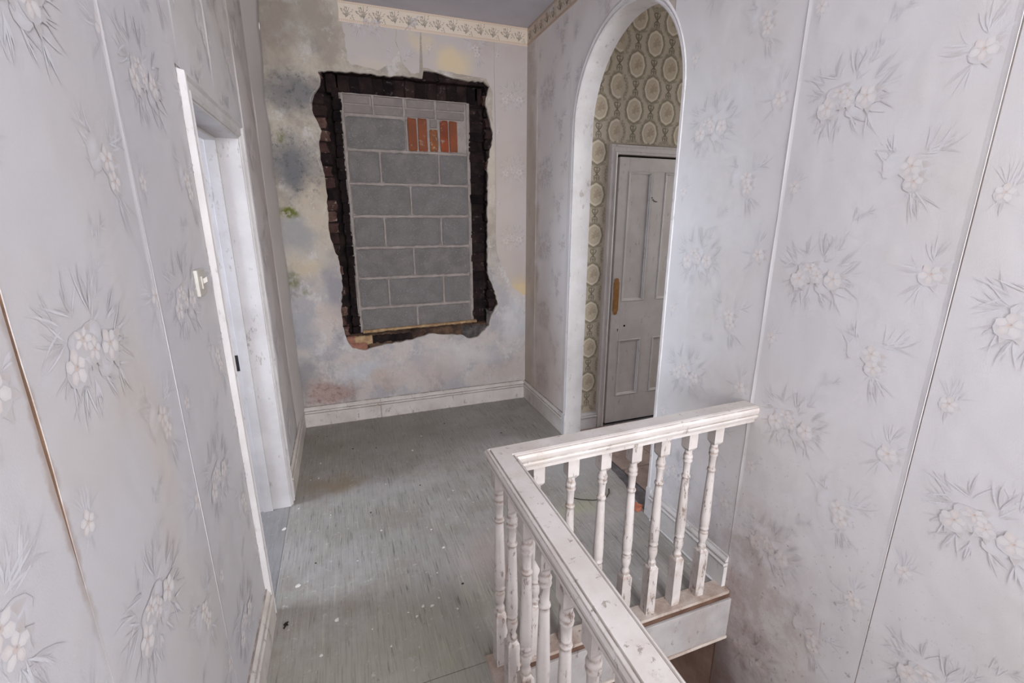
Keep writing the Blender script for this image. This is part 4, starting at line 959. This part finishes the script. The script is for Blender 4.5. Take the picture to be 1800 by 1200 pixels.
window('window_3', lambda u, v, d: (u, v, H+.06+d), .25, 1.25, -1.6, -.3, 'unseen rooflight added over the stairwell behind the viewer')  # frame for the rooflight added to light the rail tops
# near end of the landing, with its window, behind the camera
vs, fs, ms = poly_slab([(XL-.1, -2.7), (XR+.1, -2.7), (XR+.1, H+.1), (XL-.1, H+.1)], [(-.05, .95), (1.3, .95), (1.3, 2.55), (-.05, 2.55)], lambda u, v, d: (u, -3.65+d, v), 0, -.15)
tag(from_data('wall_front', vs, fs, M['ceiling']), 'pale end wall of the landing with its window', 'wall', kind='structure')
window('window_2', lambda u, v, d: (u, -3.78+d, v), -.05, 1.3, .95, 2.55, 'tall sash window at the near end of the landing')

# ------------------------------------------------------------------ stairwell edge: nosing, fascia
vs, fs = sweep([(XR-.004, WY-.01+.045, 0), (WX-.055, WY-.01+.045, 0), (WX-.055, -1.74, 0)], [(-.034, 0), (-.034, .0135), (.036, .0135), (.042, .008), (.044, -.002), (.041, -.012), (.034, -.017), (.0, -.017), (.0, 0)])
# side axis (d x up) must point towards the well
nos = fix_normals(from_data('trim_4', vs, fs, M['nosing'])); auto_smooth(nos, .7)
tag(nos, 'worn rounded nosing board under the balusters', 'nosing', kind='structure')
fb = MB(); fb.box(WX+.004, XR-.001, WY-.012, WY-.0005, -.205, -.017)
fb.box(WX+.0005, WX+.012, -1.74, WY-.012, -.205, -.017)
tag(fb.build('trim_5', M['fascia'], None, .002), 'grey white fascia board along the stairwell edge', 'fascia', kind='structure')
fb = MB(); fb.box(WX+.004, XR-.001, WY-.018, WY-.0, -.219, -.206)
tag(fb.build('trim_6', M['nosing'], None, .003), 'thin bead along the bottom of the stairwell fascia', 'trim', kind='structure')

# stairs descending under the landing
st = tag(empty('staircase', (0.9, -1.2, 0)), 'plain wooden stairs descending below the landing', 'stairs', kind='structure')
for i in range(11):
    y0 = -1.75+i*.235; z0 = -.205*(i+1)
    if z0 < -2.6: break
    b = MB(); b.box(WX+.012-.9, XR-.004-.9, y0+1.2-.02, y0+.24+1.2, z0-.03, z0); b.build('tread', M['wood_brown'], st, .003)
    b = MB(); b.box(WX+.012-.9, XR-.004-.9, y0+1.2+.215, y0+1.2+.235, z0-.205, z0-.03); b.build('riser', M['fascia'], st)

# ------------------------------------------------------------------ BALUSTRADE
bal = tag(empty('stair_balustrade', (.39, 1.18, .0135)), 'white chipped L-shaped stair balustrade with turned balusters', 'balustrade')
BX, BYC = 0.394, 1.182
RP = [(-.024, -.068), (.024, -.068), (.026, -.054), (.034, -.050), (.038, -.040), (.036, -.031), (.039, -.026), (.041, -.014), (.037, -.005), (.0305, -.001), (.0285, -.005), (.0265, -.005), (.0255, 0), (-.0255, 0), (-.0265, -.005), (-.0285, -.005), (-.0305, -.001), (-.037, -.005), (-.041, -.014), (-.039, -.026), (-.036, -.031), (-.038, -.040), (-.034, -.050), (-.026, -.054)]
off = Vector(bal.location)
vs, fs = sweep([Vector((XR-.003, BYC+.014, .850))-off, Vector((BX, BYC-.014, .850))-off, Vector((BX, -1.55, .850))-off], RP)
auto_smooth(fix_normals(from_data('handrail', vs, fs, M['rail'], bal)), .5)
# turned baluster: square foot, vase, tapering shaft, rings, square top
def baluster_mesh():
    z0, z1 = .0135, .784; hb, ht = .236, .700; s = .0195; v, f = [], []
    def sq(za, zb, cham_lo, cham_hi):
        n = len(v); c = .012
        lv = []
        if cham_lo: lv.append((za, s*.62))
        lv.append((za+(c if cham_lo else 0), s)); lv.append((zb-(c if cham_hi else 0), s))
        if cham_hi: lv.append((zb, s*.62))
        for z_, w_ in lv: v.extend([(-w_, -w_, z_), (w_, -w_, z_), (w_, w_, z_), (-w_, w_, z_)])
        for i in range(len(lv)-1):
            for j in range(4): a = n+i*4+j; b = n+i*4+(j+1) % 4; f.append((a, b, b+4, a+4))
        f.append((n+3, n+2, n+1, n)); k = n+(len(lv)-1)*4; f.append((k, k+1, k+2, k+3))
    sq(z0, hb, False, True); sq(ht, z1, True, False)
    P_ = [(hb-.004, .013), (hb+.002, .016), (hb+.010, .0175), (hb+.018, .014), (hb+.026, .0115), (hb+.034, .013), (hb+.046, .0165), (hb+.062, .0185), (hb+.078, .0175), (hb+.086, .014), (hb+.090, .0175), (hb+.097, .0185), (hb+.103, .0155),
          (hb+.110, .0180), (hb+.15, .0188), (.42, .0176), (.50, .0158), (.575, .0138), (.583, .0120), (.586, .0155), (.591, .0165), (.596, .0155), (.599, .0118), (.625, .0125), (.648, .0135), (.653, .0165), (.659, .0175), (.664, .0145), (.669, .0168), (.675, .0175), (.681, .0150), (.688, .0135), (ht+.003, .0125)]
    n = len(v); K = 14
    for z_, r_ in P_:
        for j in range(K): t = 2*math.pi*j/K; v.append((r_*math.cos(t), r_*math.sin(t), z_))
    for i in range(len(P_)-1):
        for j in range(K): a = n+i*K+j; b = n+i*K+(j+1) % K; f.append((a, b, b+K, a+K))
    me = bpy.data.meshes.new('baluster'); me.from_pydata(v, [], f); me.materials.append(M['baluster'])
    me.polygons.foreach_set('use_smooth', [i >= 2*3+4 and len(p.vertices) == 4 and p.vertices[0] >= n for i, p in enumerate(me.polygons)]); me.update()
    return me
BM = baluster_mesh()
pos = [(x, BYC+.016+.028*(x-.9)) for x in (1.262, 1.138, 1.014, .893, .768, .645, .520)] + [(BX+.003, BYC+.018-.118*i) for i in range(0, 22)]
for i, (x, y) in enumerate(pos):
    o = bpy.data.objects.new('baluster', BM); COL.objects.link(o); o.parent = bal
    o.location = Vector((x, y, 0))-Vector((off.x, off.y, off.z)); o.rotation_euler = (0, 0, rnd.uniform(-.05, .05))
nw = MB(); nw.box(BX-.045-off.x, BX+.045-off.x, -1.60-off.y, -1.51-off.y, 0.0135-off.z, 1.0-off.z); nw.build('newel_post', M['rail'], bal, .006)

# ------------------------------------------------------------------ small things
# light switch
sw_ = tag(empty('light_switch', (XL+.0015, 1.515, 1.349)), 'old cream light switch on the left wall by the doorway', 'switch')
b = MB(); b.box(0, .010, -.037, .037, -.037, .037); b.build('back_plate', M['cream_plastic'], sw_, .003)
b = MB(); b.box(.010, .014, -.014, .014, -.018, .018); b.build('switch_surround', M['cream_plastic'], sw_, .0015)
v, f = box_data(.013, .024, -.006, .006, -.004, .010); v = [(x, y, z+.006*(x > .02)) for x, y, z in v]
from_data('toggle', v, f, M['cream_plastic'], sw_)
# dead leaf
def leafy(name, loc, s, mat, label, cat, seed):
    q = random.Random(seed); vs = [(0, 0, .004*s)]; n = 12
    for i in range(n): t = 2*math.pi*i/n; rr = s*q.uniform(.5, 1.1); vs.append((rr*math.cos(t), .6*rr*math.sin(t), s*q.uniform(.0, .55)))
    m_ = len(vs); vs += [(x, y, max(0, z-.0015)) for x, y, z in vs]
    fs = [(0, 1+i, 1+(i+1) % n) for i in range(n)] + [(m_, m_+1+(i+1) % n, m_+1+i) for i in range(n)] + [(1+i, m_+1+i, m_+1+(i+1) % n, 1+(i+1) % n) for i in range(n)]
    o = from_data(name, vs, fs, mat); o.location = loc; o.rotation_euler = (0, 0, q.random()*6); return tag(o, label, cat)
leafy('dead_leaf', (-.333, 1.632, .003), .017, M['leaf'], 'curled black dead leaf on the lino near the left skirting', 'leaf', 1)
leafy('dead_leaf', (.745, 2.02, .003), .010, M['leaf'], 'small dark leaf scrap on the lino left of the handrail corner', 'leaf', 2)
# orange rubble chip at the near arch jamb
me = rough_brick_mesh('brick_chip', 91, .12); me.materials.append(M['orange_brick'])
o = bpy.data.objects.new('brick_chip', me); COL.objects.link(o); o.location = (1.372, 1.795, .014); o.scale = (.05, .062, .020); o.rotation_euler = (0, 0, .5); me.materials[0] = M['chip']
tag(o, 'flat orange brick chip on the floor at the foot of the arch', 'brick')
# loose wire on the floor
pts = [(1.09, 2.00), (1.13, 1.965), (1.19, 1.935), (1.24, 1.925), (1.28, 1.935), (1.315, 1.965), (1.335, 2.0)]
vs, fs = sweep([(x, y, .0055) for x, y in pts], [(.0022*math.cos(t), .0022*math.sin(t)) for t in [i*math.pi/3 for i in range(6)]])
tag(from_data('loose_wire', vs, fs, M['leaf'], None, True), 'thin dark wire curled on the lino near the arch', 'wire')
# screw in the handrail side and the bolt head in the arch edge
def flake(x, y, s, seed, z=.0032):
    q = random.Random(seed); n = 7; vs = [(s*q.uniform(.6, 1.1)*math.cos(2*math.pi*i/n), s*q.uniform(.4, .9)*math.sin(2*math.pi*i/n), 0) for i in range(n)]
    vs += [(a, b, .0012) for a, b, c in vs]
    fs = [tuple(range(n-1, -1, -1)), tuple(range(n, 2*n))] + [(i, (i+1) % n, n+(i+1) % n, n+i) for i in range(n)]
    o = from_data('paint_flake', vs, fs, M['flake']); o.location = (x, y, z); o.rotation_euler = (0, 0, q.random()*3); return o
named = [(-.306, 1.832, .017, 'largest white paint flake on the lino in front of the left doorway'),
         (-.147, 1.592, .013, 'white paint flake on the lino right of the dead leaf'),
         (-.40, 2.26, .014, 'white paint flake lying in the threshold of the left doorway'),
         (.33, 2.86, .012, 'pale splash of plaster on the lino below the blocked window')]
for i, (x, y, s, lb) in enumerate(named): tag(flake(x, y, s, i+200), lb, 'paint flake')

q = random.Random(77)
spots = [(x/1000, y/1000) for x, y in ((-250, 2890), (-300, 2700), (-255, 2705), (-180, 2300), (-345, 2420), (-60, 1900), (60, 2080), (-20, 1500), (120, 1530), (150, 1500), (180, 1540), (215, 1530), (250, 1560), (40, 1400), (-200, 1450), (310, 1480), (270, 1700), (330, 1850), (120, 2500), (480, 2300), (560, 2150), (300, 2000), (1150, 1500), (1290, 1330), (700, 3150), (420, 3050))]
for x, y in spots: tag(flake(x, y, q.uniform(.004, .009), q.randint(1, 999)), 'tiny white paint flake scattered on the grey green lino', 'paint flake', 'tiny paint flakes scattered over the landing floor')
for x, y in ((-.05, 3.02), (.10, 2.98), (.31, 2.42), (.62, 3.20), (-.28, 3.30), (-.22, 3.28), (.36, 1.60), (-.24, 1.95), (.98, 2.90), (.02, 2.25)):
    o = flake(x, y, q.uniform(.004, .008), q.randint(1, 999)); o.name = 'dirt_crumb'; o.data.materials.clear(); o.data.materials.append(M['leaf'])
    tag(o, 'tiny dark crumb of dirt on the landing lino', 'crumb', 'dark crumbs scattered over the landing floor')
